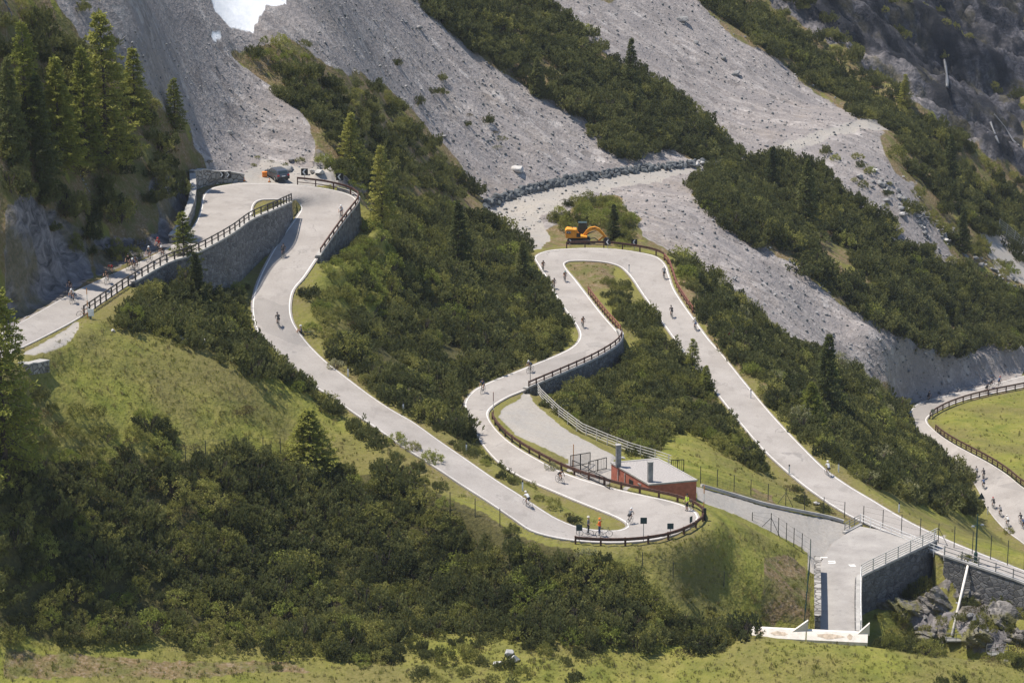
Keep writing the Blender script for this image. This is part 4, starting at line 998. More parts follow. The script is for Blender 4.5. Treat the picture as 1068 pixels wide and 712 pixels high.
# ------------------------------------------------------------------ stone parapets round the upper left hairpin
def up_wall(L,label,mat='pale_masonry',th=.6):
    """L: px,py base, height"""
    P=[(Vector(on(x,y)),h) for x,y,h in L]
    P2=[]
    for (p,h),(q,g) in zip(P,P[1:]):
        n=max(1,int((q-p).length/.8))
        for i in range(n): P2.append((p.lerp(q,i/n),h+(g-h)*i/n))
    P2.append(P[-1]); O=P2[0][0]; root=empty('stone_wall',tuple(O),0,label,'wall'); m=MB(); m2=MB(); V_=[];F_=[];V2=[];F2=[]
    for i,(p,h) in enumerate(P2):
        d=P2[min(i+1,len(P2)-1)][0]-P2[max(i-1,0)][0]; d.z=0; d.normalize(); n=Vector((-d.y,d.x,0))
        hh=h+.07*math.sin(i*2.1)
        for s,zz in ((0,-.8),(0,hh),(th,hh),(th,-.8)): V_.append(p-O+n*s+Vector((0,0,zz)))
        for s,zz in ((-.06,hh+.02),(-.06,hh+.14),(th+.06,hh+.14),(th+.06,hh+.02)): V2.append(p-O+n*s+Vector((0,0,zz)))
    k=len(P2)
    for F0 in (F_,F2):
        for i in range(k-1):
            for j in range(4): F0.append((i*4+j,i*4+(j+1)%4,(i+1)*4+(j+1)%4,(i+1)*4+j))
        F0+=[(0,1,2,3),((k-1)*4+3,(k-1)*4+2,(k-1)*4+1,(k-1)*4)]
    m.add(V_,F_); m.build('masonry',mat,root); m2.add(V2,F2); m2.build('coping','concrete',root); return root
up_wall([(255,189.3,.75),(245,190,1.1),(232,191.5,1.3),(222,193,1.7),(212,195,2.0),(203,198.5,2.2)][::-1],'pale rubble stone wall curving behind the upper left hairpin')
up_wall([(204,199,2.1),(205,212,1.7),(203,224,1.6),(198,236,1.4),(190,247,1.1),(182,254,.8)][::-1],'stone wall along the left inner side of the upper left hairpin')

# ------------------------------------------------------------------ signs and poles
def plate_sign(px,py,pb,w_,h_,label,mat='sign_back',yaw=0,shape='rect',front=None,name='road_sign'):
    b_=Vector(on(px,pb)); f=b_.y*cT+(CAMZ-b_.z)*sT; zc=(pb-py)/F*f/cT
    root=empty(name,tuple(b_),yaw,label,'sign'); m=MB(); m.tube([(0,0,-.2),(0,0,zc+h_/2*.8)],.035,8); m.build('post','galvanised',root)
    m=MB()
    if shape=='rect': m.box((0,-.06,zc),(w_,.03,h_)); o=m.build('plate',mat,root,bevel=.006)
    elif shape=='tri':
        m.prism([(-w_/2,zc-h_/2),(w_/2,zc-h_/2),(0,zc+h_/2)],-.075,-.045); o=m.build('plate',mat,root)
        if front:
            m=MB(); m.prism([(-w_*.3,zc-h_*.38),(w_*.3,zc-h_*.38),(0,zc+h_*.22)],-.085,-.077); m.build('panel',front,root)
    elif shape=='round':
        m.prism([(w_/2*math.cos(a*math.pi/8),zc+h_/2*math.sin(a*math.pi/8)) for a in range(16)],-.075,-.045); o=m.build('plate',mat,root)
    return root,zc
def chevron(px,py,pb,size,dirn,label,yaw=0,wallm=False):
    root,zc=plate_sign(px,py,pb,size,size,label,'black_paint',yaw)
    root.name='chevron_sign'; m=MB(); s=size*.40; t=size*.17
    def pl_(x0): return [(x0-s*.5*dirn,zc+s),(x0-s*.5*dirn+t*dirn*1.3,zc+s),(x0+s*.5*dirn+t*dirn*.6,zc),(x0-s*.5*dirn+t*dirn*1.3,zc-s),(x0-s*.5*dirn,zc-s),(x0+s*.5*dirn-t*dirn*.7,zc)]
    P_=pl_(0); n=6
    V_=[(x_,-.083,z_) for x_,z_ in P_]; V2=[(x_,-.078,z_) for x_,z_ in P_]
    m.add(V_+V2,[(0,1,2,5),(5,2,3,4)]+[(6,7,8,11)[::-1],(11,8,9,10)[::-1]]+[(i,(i+1)%6,(i+1)%6+6,i+6) for i in range(6)]); m.build('chevron','white_paint',root)
    return root
chevron(231,182.5,191.5,.82,1,'left one of two white chevron signs on the pale stone wall')
chevron(237.5,182.5,190.8,.82,1,'right one of two white chevron signs on the pale stone wall')
chevron(317.8,179.5,188,.85,-1,'white chevron sign at the start of the rusty guardrail beside the car')
chevron(354.5,185,195,.9,-1,'white chevron sign behind the bend of the rusty guardrail')
chevron(594.5,252,257.5,.8,1,'white chevron sign in front of the excavator tracks')
chevron(633.8,252.3,259,.8,-1,'white chevron sign at the tip of the excavator boom')
chevron(661.5,252.8,261,.8,-1,'white chevron sign right of the excavator near the scree')
plate_sign(604,549.5,565,.58,.60,'dark square sign back at the left end of the front guardrail')
plate_sign(671,542,564,.62,.62,'dark square sign back on the tallest post in front of the front hairpin')
plate_sign(699,548,560.5,.60,.58,'dark square sign back between the two others at the front hairpin')
plate_sign(720,541.5,553,.42,.60,'narrow dark sign back at the right side of the front hairpin',yaw=R(50))
plate_sign(589.5,426.5,433,.75,1.0,'dark boxy sign among the bushes behind the lay-by railing')
plate_sign(470,437.3,452,1.0,.85,'red triangle warning sign with a smaller one under it beside the pines','sign_red',shape='tri',front='white_paint')
plate_sign(469.6,446,452.5,.8,.45,'small red and white plate under the triangle warning sign','sign_red')
plate_sign(760.5,350,360,1.0,.9,'red triangle warning sign in the shrubs beside the long road','sign_red',shape='tri',front='white_paint')
plate_sign(1022.8,516.5,531,1.05,.95,'dark triangular sign back beside the valley road',shape='tri')
plate_sign(972.5,428.5,436,.7,.7,'grey round sign at the bend of the valley road rail','galvanised',shape='round')
plate_sign(95.3,326,333.5,.55,.75,'white panel behind the end post of the left railing','white_paint')
def pole(px,pt,pb,label,stripes,r_=.045,name='snow_pole'):
    b_=Vector(on(px,pb)); f=b_.y*cT+(CAMZ-b_.z)*sT; h=(pb-pt)/F*f/cT; root=empty(name,tuple(b_),0,label,'pole'); n=len(stripes)
    for i,c_ in enumerate(stripes):
        m=MB(); m.tube([(0,0,(-.2 if i==0 else h*i/n)),(0,0,h*(i+1)/n)],r_,7); m.build('band',c_,root)
pole(91.7,301,332.5,'tall orange and white snow pole at the end of the left railing',['orange_wood','plaster_white','orange_wood','plaster_white','orange_wood'])
pole(598,463,487,'orange snow pole beside the black yard gate',['orange_wood','orange_wood'])
pole(734,506,531,'yellow snow pole right of the front hairpin',['orange_wood','plaster_white','orange_wood'])
pole(514.6,409,437,'thin red snow pole at the start of the front guardrail',['red_rail','plaster_white','red_rail'],.04)
pole(553,377,402.5,'thin grey pole at the start of the middle bend railing',['grey_rail'],.04)
pole(734.8,530,543,'thick black post at the outermost point of the front guardrail',['black_paint'],.16,'post')
pole(94.6,323,333,'thick dark end post of the left railing',['green_post'],.12,'post')
def delin(px,pt,pb,label):
    b_=Vector(on(px,pb)); root=empty('delineator_post',tuple(b_),0,label,'marker post','roadside marker posts'); m=MB(); m.box((0,0,.40),(.14,.11,1.0)); m.build('post','white_paint',root); m=MB(); m.box((0,0,.985),(.145,.115,.17)); m.build('cap','black_paint',root)
for px,pt,pb,lb in [(486.5,463,472.5,'white marker post on the verge below the red triangle sign'),(545,502,512,'white marker post beside the rider above the front hairpin'),(420.7,422,430,'white marker post where the lower road leaves the central thicket'),(937.5,527,534,'white marker post on the grass right of the long road'),(363,386,393,'pale marker post beside the road under the central thicket'),(1030,530,536,'small marker post at the inner edge of the valley road'),(874.5,486,492,'pale marker post right of the rider in white'),(783,409,415,'pale marker post on the dry verge of the long road'),(823,489,494,'small dark topped marker at the left line of the long road'),(656,280,284,'small marker post at the inner side of the excavator hairpin')]: delin(px,pt,pb,lb)
# street lamp
b_=Vector(on(1016.8,586)); b_.y-=.3; root=empty('street_lamp',tuple(b_),0,'tall dark green lamp post with twin heads behind the rocky gully','lamp post')
m=MB(); m.tube([(0,0,-.5),(0,0,3),(0,0,5.3)],[.10,.08,.055],10); m.build('pole','green_post',root)
m=MB(); m.tube([(-.35,0,4.1),(.45,0,4.25)],.035,6); m.build('arm','green_post',root)
for x_,z_ in((-.42,4.05),(.5,4.22)):
    m=MB(); m.box((x_,-.05,z_),(.38,.26,.14),taper=.7); m.build('lamp_head','galvanised',root,bevel=.02)
m=MB(); m.box((0,0,.6),(.34,.28,1.1)); m.build('cabinet','green_post',root,bevel=.02)

# ------------------------------------------------------------------ red utility building
zr=97.3; zb=99.7
A_=Vector(PZ(636.5,481.6,zr)); B_=Vector(PZ(676.6,504.7,zr)); C_=Vector(PZ(727.6,500,zr)); D_=A_+C_-B_
O=Vector((B_.x,B_.y,CAMZ-zb)); root=empty('utility_building',tuple(O),0,'low flat roofed brick red building with grey gravel roof inside the front hairpin','building')
H=zb-zr; cs=[A_,B_,C_,D_]; ctr=(A_+B_+C_+D_)/4
m=MB(); q=[p-(p-ctr).normalized()*.12 for p in cs]; V_=[Vector((p.x,p.y,CAMZ-zb-2.0))-O for p in q]+[Vector((p.x,p.y,p.z-.16))-O for p in q]
m.add(V_,[(0,1,5,4),(1,2,6,5),(2,3,7,6),(3,0,4,7),(4,5,6,7),(3,2,1,0)]); m.build('wall','brick_red',root)
m=MB(); V_=[Vector((p.x,p.y,p.z-.158))-O for p in cs]+[Vector((p.x,p.y,p.z+.0))-O for p in cs]
m.add(V_,[(0,1,5,4),(1,2,6,5),(2,3,7,6),(3,0,4,7),(3,2,1,0)]); 
inn=[p-(p-ctr).normalized()*.28 for p in cs]; V2=[Vector((p.x,p.y,p.z))-O for p in cs]+[Vector((p.x,p.y,p.z))-O for p in inn]+[Vector((p.x,p.y,p.z-.06))-O for p in inn]
m.add(V2,[(0,1,5,4),(1,2,6,5),(2,3,7,6),(3,0,4,7),(4,5,9,8),(5,6,10,9),(6,7,11,10),(7,4,8,11)]); rf=m.build('roof_edge','concrete',root)
m=MB(); m.add([Vector((p.x,p.y,p.z-.055))-O for p in inn],[(0,1,2,3)]); m.build('roof','roof_gravel',root)
for (px,py,hh) in ((644.8,486.0,2.35),(678.0,501.5,2.1)):
    p=Vector(PZ(px,py,zr))-O; ang=math.atan2((C_-B_).y,(C_-B_).x); m=MB(); m.box((p.x,p.y,p.z+hh/2-.1),(.50,.42,hh),ang); ch=m.build('chimney','boulder',root,bevel=.02)
    m=MB(); m.box((p.x,p.y,p.z+hh-.05),(.58,.50,.08),ang); m.build('chimney_cap','concrete',ch)
def on_left(t,z0,z1,w_,mat,nm,out=.03):
    u=(A_-B_); L=u.length; u.normalize(); n=Vector((u.y,-u.x,0)); n=n if (B_+n-ctr).length>(B_-n-ctr).length else -n
    c_=B_+u*(L*t)-O; c_.z=(z0+z1)/2; m=MB(); ang=math.atan2(u.y,u.x); m.box(c_+n*(out-.1),(w_,.12,z1-z0),ang); return m.build(nm,mat,root)
on_left(.46,1.05,1.75,.75,'black_paint','window',.03); on_left(.22,.0,1.9,.10,'galvanised','downpipe',.05); on_left(.24,1.75,1.87,.6,'galvanised','gutter',.06); on_left(.80,.9,2.05,.10,'concrete','downpipe',.05); on_left(.62,.9,2.05,.10,'concrete','downpipe',.05)
# black yard fence and gates
def barpanel(a,b_,h,label,mat='black_paint',name='metal_gate',cat='gate',gap=.22,parent=None):
    a=Vector(a);b_=Vector(b_); O=a; root=empty(name,tuple(O),0,label,cat); d=b_-a
    m=MB()
    for zz in (.08,h): m.bar((0,0,zz),d+Vector((0,0,zz)),.06,.07)
    for t in (0,.5,1): m.bar(d*t+Vector((0,0,-.1)),d*t+Vector((0,0,h)),.08,.08)
    m.build('frame',mat,root); m=MB(); n=max(2,int(d.length/gap))
    for i in range(1,n): m.tube([d*(i/n)+Vector((0,0,.08)),d*(i/n)+Vector((0,0,h))],.016,4)
    m.build('bars',mat,root); return root
barpanel(on(595,487),on(615.5,483.5),1.25,'black barred gate leaf standing open at the back of the yard')
barpanel(on(614,493.5),on(632.5,489),1.25,'black barred gate leaf nearest the red building')
barpanel(on(597,491),on(614,499),1.15,'black barred fence down the bank behind the front guardrail',name='metal_fence',cat='fence')
barpanel(on(614,499),on(636,510),1.0,'lower black barred fence between guardrail and building',name='metal_fence',cat='fence')
barpanel(on(700,492),on(713,491.5),1.3,'small black barred gate behind the right end of the building roof')

# ------------------------------------------------------------------ walkway end, portal parapet, left stone wall
LW=[PZ(856.3,596,106.5),PZ(857,628,106.5),PZ(857.3,659,106.5)]
O=Vector(LW[0]); root=empty('stone_wall',tuple(O),0,'rough stone wall with pale top along the left side of the walkway','wall'); m=MB(); m2=MB()
for p,q in zip(LW,LW[1:]):
    p=Vector(p)-O+Vector((-.45,0,0)); q=Vector(q)-O+Vector((-.45,0,0)); m.bar(p+Vector((0,0,.1)),q+Vector((0,0,.1)),.5,3.0); m2.bar(p+Vector((0,0,1.67)),q+Vector((0,0,1.67)),.66,.10)
m.build('masonry','pale_masonry',root); m2.build('coping','pale_masonry',root)
zp=106.0
pa,pb_,pc=Vector(PZ(775.5,656,zp)),Vector(PZ(841,659.5,zp)),Vector(PZ(905,662.5,zp))
O=pb_.copy(); root=empty('portal_parapet',tuple(O),0,'white plastered parapet with two pointed fins at the end of the walkway','wall')
def slab(a,b_,nm):
    d=(b_-a); n=Vector((d.y,-d.x,0)).normalized(); m=MB(); t=.32
    f0=Vector((0,0,.0)); V_=[]
    for p in (a,b_):
        V_+=[p-O+Vector((0,0,.40)),p-O+n*.25+Vector((0,0,.36)),p-O+n*.95+Vector((0,0,-.32)),p-O+n*1.0+Vector((0,0,-2.8)),p-O+Vector((0,0,-2.8))]
    m.add(V_,[(0,1,6,5),(1,2,7,6),(2,3,8,7),(3,4,9,8),(4,0,5,9),(4,3,2,1,0),(5,6,7,8,9)]); return m.build(nm,'plaster_white',root)
slab(pa,pb_+Vector((-.05,0,0)),'left_span' if False else 'span'); slab(pb_+Vector((.05,0,0)),pc,'span')
for a,b_,t0,t1 in ((pa,pb_,.42,.72),(pa,pb_,.20,.34),(pb_,pc,.15,.62),(pb_,pc,.66,.76)):
    d=b_-a; n=Vector((d.y,-d.x,0)).normalized(); m=MB(); rr=random.Random(int(t0*100)); ring=[]
    for k in range(14):
        an=2*math.pi*k/14; s_=(t0+t1)/2+(t1-t0)/2*math.cos(an)*rr.uniform(.75,1.05); v=.5+.30*math.sin(an)*rr.uniform(.6,1.1)
        base=a+d*s_-O+n*(.25+.70*v)+Vector((0,0,.36-.68*v)); ring.append(base+Vector((0,0,.012))+n*.008)
    m.add(ring,[tuple(range(14))]); m.build('bare_patch','plaster_bare',root)
for p,wd_ in ((pb_,1.5),(pc,1.15)):
    m=MB(); q=p-O; m.add([q+Vector((-wd_,-.25,.1)),q+Vector((.12,-.25,.1)),q+Vector((.12,-.25,1.35)),q+Vector((-wd_,.05,.1)),q+Vector((.12,.05,.1)),q+Vector((.12,.05,1.35))],[(0,1,2),(5,4,3),(0,3,4,1),(1,4,5,2),(2,5,3,0)]); m.build('fin','plaster_white',root)
# painted corner marks on the platform
def quad_on(L,name,mat,label,lift=.006):
    P_=[PZ(x_,y_,106.5) for x_,y_ in L]; o=Vector(P_[0]); me=bpy.data.meshes.new(name); me.from_pydata([Vector(p)-o+Vector((0,0,lift)) for p in P_],[],[tuple(range(len(P_)))]); ob=link(name,me,mat); ob.location=o; ob['kind']='structure'; return ob
for L in ([(855,580.6),(863,580.4),(863.2,581.4),(855,581.6)],[(855,581.6),(856,581.6),(857,583.2),(856,583.2)],[(863.5,584.5),(871,584.3),(871.5,587.3),(870,587.3),(869.6,585.4),(863.8,585.6)],[(863.8,586.4),(870,586.3),(870,587.3),(864,587.4)],[(884.5,588.2),(891,588),(893,590.4),(887,590.6)]): quad_on(L,'road_marking','road_paint','')

# ------------------------------------------------------------------ penstock pipe, small stair platforms in the gully
a_=Vector(on(1009,589)); b_=Vector(on(992.5,666)); a_.z+=.5; a_.y-=.6; b_.z+=.3
O=b_; root=empty('pipe',tuple(O),0,'long pale pipe running down the rocky gully','pipe'); m=MB(); m.tube([(0,0,0),a_-O],.13,10); m.build('tube','plaster_white',root,True)
for t in(.15,.4,.65,.9):
    p=(a_-O)*t; m=MB(); m.box((p.x,p.y,p.z-.5),(.2,.2,1.0)); m.build('support','concrete',root)
def deck(px,py,w_,d_,label,rot=0):
    p=Vector(on(px,py)); root=empty('inspection_platform',tuple(p),rot,label,'platform'); m=MB(); m.box((0,0,.12),(w_,d_,.12)); m.build('deck','grey_rail',root)
    for s in(-1,1):
        m=MB()
        for zz in(.5,.95): m.bar((-w_/2,s*d_/2,zz),(w_/2,s*d_/2,zz),.04,.05)
        for t in(-.5,0,.5): m.bar((t*w_,s*d_/2,0),(t*w_,s*d_/2,.95),.05,.05)
        m.build('rail','grey_rail',root)
deck(996,668,1.9,1.3,'small grey railed platform at the foot of the pale pipe'); deck(1040,683,1.9,.9,'grey railed steps at the bottom right above the meadow',R(20))

# ------------------------------------------------------------------ car, box, cones
def car():
    p=Vector(on(289,186.5)); root=empty('parked_car',tuple(p),R(118),'dark grey estate car parked on gravel behind the upper left hairpin','car')
    k=.50   # slightly compact
    S_=1.0; prof=[(-2.15,.35),(-2.2,.75),(-2.1,1.0),(-1.75,1.42),(-1.2,1.50),(.2,1.48),(.95,1.02),(2.0,.84),(2.2,.62),(2.2,.32)]
    bm=bmesh.new(); n=len(prof); rows=[]
    for yv,sc,zt in ((-.88,1,.0),(-.86,1,.0),(-.55,1,.02),(0,1,.03),(.55,1,.02),(.86,1,.0),(.88,1,.0)):
        row=[]
        for x_,z_ in prof:
            yy_=yv*(1-max(0,(z_-.95))*.32)
            row.append(bm.verts.new((x_*(1 if abs(yv)<.8 else .975),yy_,z_+zt*(z_>.6))))
        rows.append(row)
    for a,b2 in zip(rows,rows[1:]):
        for i in range(n): bm.faces.new((a[i],a[(i+1)%n],b2[(i+1)%n],b2[i]))
    bm.faces.new(rows[0][::-1]); bm.faces.new(rows[-1]); bmesh.ops.recalc_face_normals(bm,faces=bm.faces)
    me=bpy.data.meshes.new('body'); bm.to_mesh(me); bm.free(); link('body',me,'car_paint',root)
    for p_ in me.polygons: p_.use_smooth=False
    def pane(V_,nm='window',mat='glass_dark',par=root):
        m=MB(); m.add(V_,[tuple(range(len(V_)))]); return m.build(nm,mat,par)
    pane([(-2.075,-.66,1.06),(-2.075,.66,1.06),(-1.80,.58,1.40),(-1.80,-.58,1.40)],'rear_window'); pane([(.30,-.60,1.47),(.30,.60,1.47),(.98,.74,1.06),(.98,-.74,1.06)],'windscreen')
    for s in(-1,1):
        y0=.872*s;y1=.745*s
        pane([(-1.75,y0,1.02),(-.35,y0,1.02),(-.35,y1,1.40),(-1.50,y1,1.40)]); pane([(-.27,y0,1.02),(.82,y0,1.02),(.22,y1,1.40),(-.27,y1,1.40)])
        m=MB(); m.box((-2.12,s*.70,.86),(.16,.30,.18)); m.build('tail_light','tail_red',root,bevel=.02)
        m=MB(); m.box((2.10,s*.66,.70),(.18,.34,.14)); m.build('headlight','white_paint',root,bevel=.02)
        m=MB(); m.box((.85,s*.98,1.05),(.14,.18,.12)); m.build('mirror','car_paint',root,bevel=.02)
        for x_ in(-1.32,1.35):
            wl=empty('wheel',(x_,s*.80,.33)); wl.parent=root; m=MB(); m.tube([(0,-.11,0),(0,.11,0)],.33,16); m.build('tyre','black_rubber',wl); m=MB(); m.tube([(0,-.115,0),(0,.115,0)],.20,12); m.build('rim','galvanised',wl)
    m=MB(); m.box((-2.17,0,.52),(.10,1.7,.26)); m.build('bumper','digger_dark',root,bevel=.03)
    m=MB(); m.box((-2.195,0,.78),(.02,.50,.11)); m.build('number_plate','white_paint',root)
    root.scale=(.93,.93,.93)
car()
p=Vector(on(276,184.5)); root=empty('equipment_box',tuple(p),R(10),'bright orange box beside the parked car','box'); m=MB(); m.box((0,0,.30),(.58,.4,.55)); m.build('case','orange_paint',root,bevel=.02); m=MB(); m.box((0,0,.60),(.62,.44,.06)); m.build('lid','orange_paint',root,bevel=.01)
for px,py,lb in ((254.8,189.3,'small orange cone at the right end of the pale stone wall'),(281,190.2,'small orange cone at the road edge below the parked car')):
    p=Vector(on(px,py)); root=empty('traffic_cone',tuple(p),0,lb,'cone'); m=MB(); m.tube([(0,0,0),(0,0,.5)],[.15,.035],10); m.build('cone','orange_paint',root); m=MB(); m.box((0,0,.015),(.38,.38,.03)); m.build('base','black_rubber',root); m=MB(); m.tube([(0,0,.22),(0,0,.32)],[.108,.082],10,cap=False); m.build('band','white_paint',root)

# ------------------------------------------------------------------ excavator
def text_on(parent,txt,size,loc,rot,mat,name='lettering'):
    cu=bpy.data.curves.new(name,'FONT'); cu.body=txt; cu.size=size; cu.extrude=.006; cu.align_x='CENTER'; cu.align_y='CENTER'; t=bpy.data.objects.new('tmp',cu); C.objects.link(t)
    dg=bpy.context.evaluated_depsgraph_get(); dg.update(); me=bpy.data.meshes.new_from_object(t.evaluated_get(dg)); bpy.data.objects.remove(t); me.materials.clear()
    o=link(name,me,mat,parent); o.location=loc; o.rotation_euler=rot; return o
def excavator():
    p=Vector(on(604,256)); p.y+=1.6; p.z=float(ground(np.array([p.x]),np.array([p.y]))[0]); root=empty('excavator',tuple(p),R(-3),'orange yellow tracked excavator parked behind the guardrail with its boom folded down','excavator')
    for s in(-1,1):
        tr=MB(); tr.prism([(-1.55,.12),(-1.25,0),(1.35,0),(1.65,.14),(1.75,.40),(1.55,.66),(1.2,.76),(-1.2,.76),(-1.5,.62),(-1.66,.38)],s*.95-.25,s*.95+.25); t_=tr.build('track','digger_dark',root,bevel=.02)
        for x_ in(-1.2,-.7,-.2,.3,.8,1.3):
            m=MB(); m.tube([(x_,s*.95-.28,.30),(x_,s*.95+.28,.30)],.17,10); m.build('roller','dark_rail',t_)
    m=MB(); m.box((0,0,.55),(1.5,1.5,.4)); m.tube([(0,0,.7),(0,0,.98)],.55,14); m.build('undercarriage','digger_dark',root)
    m=MB(); m.prism([(-1.95,.98),(1.25,.98),(1.25,1.25),(.1,1.35),(-.15,1.8),(-.35,2.30),(-1.75,2.38),(-2.05,2.15)],-1.1,.15); m.build('engine_housing','digger_yellow',root,bevel=.05)
    m=MB(); m.prism([(-2.0,1.0),(-.6,1.0),(-.6,2.05),(-1.8,2.2),(-2.05,2.0)],.152,1.1); m.build('counterweight','digger_yellow',root,bevel=.06)
    m=MB(); m.box((-.02,-1.115,1.45),(.62,.03,.62)); m.build('grille','digger_dark',root)
    m=MB(); m.box((-1.5,-1.112,1.85),(.62,.03,.40)); pn=m.build('side_panel','digger_dark',root); text_on(root,'CAT',.36,(-1.5,-1.135,1.85),(math.pi/2,0,0),'white_paint')
    m=MB(); m.box((-.55,.1,1.15),(1.6,.5,.25)); m.build('platform_deck','dark_rail',root)
    cb=MB(); cb.prism([(-.1,1.2),(1.25,1.2),(1.30,1.9),(1.05,2.95),(-.05,2.95),(-.15,2.2)],.18,1.08); c_=cb.build('cab','digger_dark',root,bevel=.03)
    gl=MB(); gl.add([(.0,.172,2.0),(1.15,.172,2.0),(.98,.172,2.82),(.02,.172,2.82)],[(0,1,2,3)]); gl.build('cab_window','glass_dark',c_)
    gl=MB(); gl.add([(1.292,.28,1.75),(1.292,.98,1.75),(1.09,.98,2.80),(1.09,.28,2.80)],[(0,1,2,3)]); gl.build('cab_window','glass_dark',c_)
    m=MB(); m.box((.5,.63,2.99),(1.3,1.0,.07)); m.build('cab_roof','sign_back',c_,bevel=.02)
    # boom: goose-neck rising from the deck, arching over and down to the right
    bp=[(.75,1.25),(1.25,1.85),(1.75,2.25),(2.35,2.38),(2.95,2.15),(3.5,1.60),(4.05,.95)]; wd_=[.34,.46,.52,.50,.44,.36,.28]
    up,lo=[],[]
    for i,(x_,z_) in enumerate(bp):
        a=bp[max(i-1,0)];b2=bp[min(i+1,len(bp)-1)]; dx,dz=b2[0]-a[0],b2[1]-a[1]; L=math.hypot(dx,dz); nx,nz=-dz/L,dx/L
        up.append((x_+nx*wd_[i]/2,z_+nz*wd_[i]/2)); lo.append((x_-nx*wd_[i]/2,z_-nz*wd_[i]/2))
    V_=[];F_=[]
    for y_ in(-.22,.14):
        for q in up+lo: V_.append((q[0],y_-.25,q[1]))
    n=len(bp); k=2*n
    for i in range(n-1): F_+=[(i,i+1,n+i+1,n+i),(k+i,k+n+i,k+n+i+1,k+i+1),(i,k+i,k+i+1,i+1),(n+i,n+i+1,k+n+i+1,k+n+i)]
    F_+=[(0,n,k+n,k),(n-1,k+n-1,k+2*n-1,2*n-1)]
    m=MB(); m.add(V_,F_); m.build('boom','digger_yellow',root); text_on(root,'CAT',.34,(2.30,-.485,2.38),(math.pi/2,0,0),'digger_dark')
    m=MB(); m.tube([(.95,-.3,1.3),(2.05,-.52,1.85)],.09,8); m.tube([(2.0,-.52,1.83),(2.6,-.52,2.05)],.05,8); m.build('boom_cylinder','digger_dark',root)
    m=MB(); m.prism([(3.7,1.25),(4.1,1.15),(3.05,.38),(2.85,.30),(2.9,.55)],-.42,-.12); m.build('stick','digger_yellow',root,bevel=.02)
    m=MB(); m.prism([(4.0,1.1),(4.4,.75),(4.75,.25),(4.5,.05),(3.7,.05),(3.6,.45),(3.75,.85)],-.75,.2); m.build('bucket','digger_dark',root,bevel=.03)
    m=MB(); m.tube([(1.6,-.95,.9),(2.4,-.8,1.0),(2.9,-.4,.45)],.07,6); m.build('hydraulic_hose','digger_dark',root)
    m=MB(); m.tube([(-1.0,-.6,2.35),(-1.0,-.6,2.62)],.05,8); m.build('exhaust','digger_dark',root); m=MB(); m.box((-.6,.62,2.15),(.5,.7,.12)); m.build('step_guard','dark_rail',root)
    root.scale=(.95,.95,.95)
excavator()

# ------------------------------------------------------------------ boulders
def rock_mesh(seed,mat,flat=.7,npl=14,sub=3):
    r_=random.Random(seed); bm=bmesh.new(); bmesh.ops.create_icosphere(bm,subdivisions=sub,radius=.55)
    pl=[(rvec0(r_),r_.uniform(.25,.44)) for _ in range(npl)]
    for v in bm.verts:
        for n,d in pl:
            e=v.co.dot(n)-d
            if e>0: v.co-=n*e
        v.co.z*=flat
    bmesh.ops.dissolve_limit(bm,angle_limit=.12,verts=bm.verts,edges=bm.edges); bmesh.ops.triangulate(bm,faces=bm.faces)
    me=bpy.data.meshes.new('boulder'); bm.to_mesh(me); bm.free(); me.materials.append(MATS[mat]); return me
def rvec0(r_):
    return Vector((r_.gauss(0,1),r_.gauss(0,1),r_.gauss(0,1))).normalized()
SL=[rock_mesh(s,'slate_boulder') for s in range(5)]; GR=[rock_mesh(20+s,'boulder') for s in range(4)]; PA=[rock_mesh(40+s,'pale_boulder') for s in range(3)]
rr=random.Random(4)
def boulder(p,s,me,label,group=None,emb=.15):
    o=link('boulder',me,None); o.location=(p[0],p[1],p[2]+s*.3-emb*s); o.scale=(s*rr.uniform(.8,1.3),s*rr.uniform(.7,1.1),s*rr.uniform(.8,1.2)); o.rotation_euler=(rr.uniform(-.3,.3),rr.uniform(-.3,.3),rr.uniform(0,6.28)); tag(o,label,'boulder',group)
dk=[(505,219),(518,213),(540,205.5),(560,199.5),(585,193.5),(610,188.5),(640,184),(670,179.5),(700,176.5),(725,174),(752,171)]
def lerpL(L,t):
    t*=len(L)-1; i=min(int(t),len(L)-2); u=t-i; return (L[i][0]*(1-u)+L[i+1][0]*u,L[i][1]*(1-u)+L[i+1][1]*u)
for k in range(190):
    t=(k+rr.random())/190; x_,y_=lerpL(dk,t); row=k%3; p=Vector(on(x_,y_-row*1.9*(1-.35*t)+rr.uniform(-.5,.5))); 
    big=rr.uniform(.8,1.35)
    pos_='left third' if t<.33 else ('middle' if t<.66 else 'right third')
    boulder(p+Vector((0,0,row*.18)),big,(PA if t>.88 and rr.random()<.6 else SL)[rr.randrange(3)],('large ' if big>1.12 else 'small ' if big<.95 else 'mid sized ')+'bank boulder '+where(x_,y_,0) ,'boulders of the bank along the track')
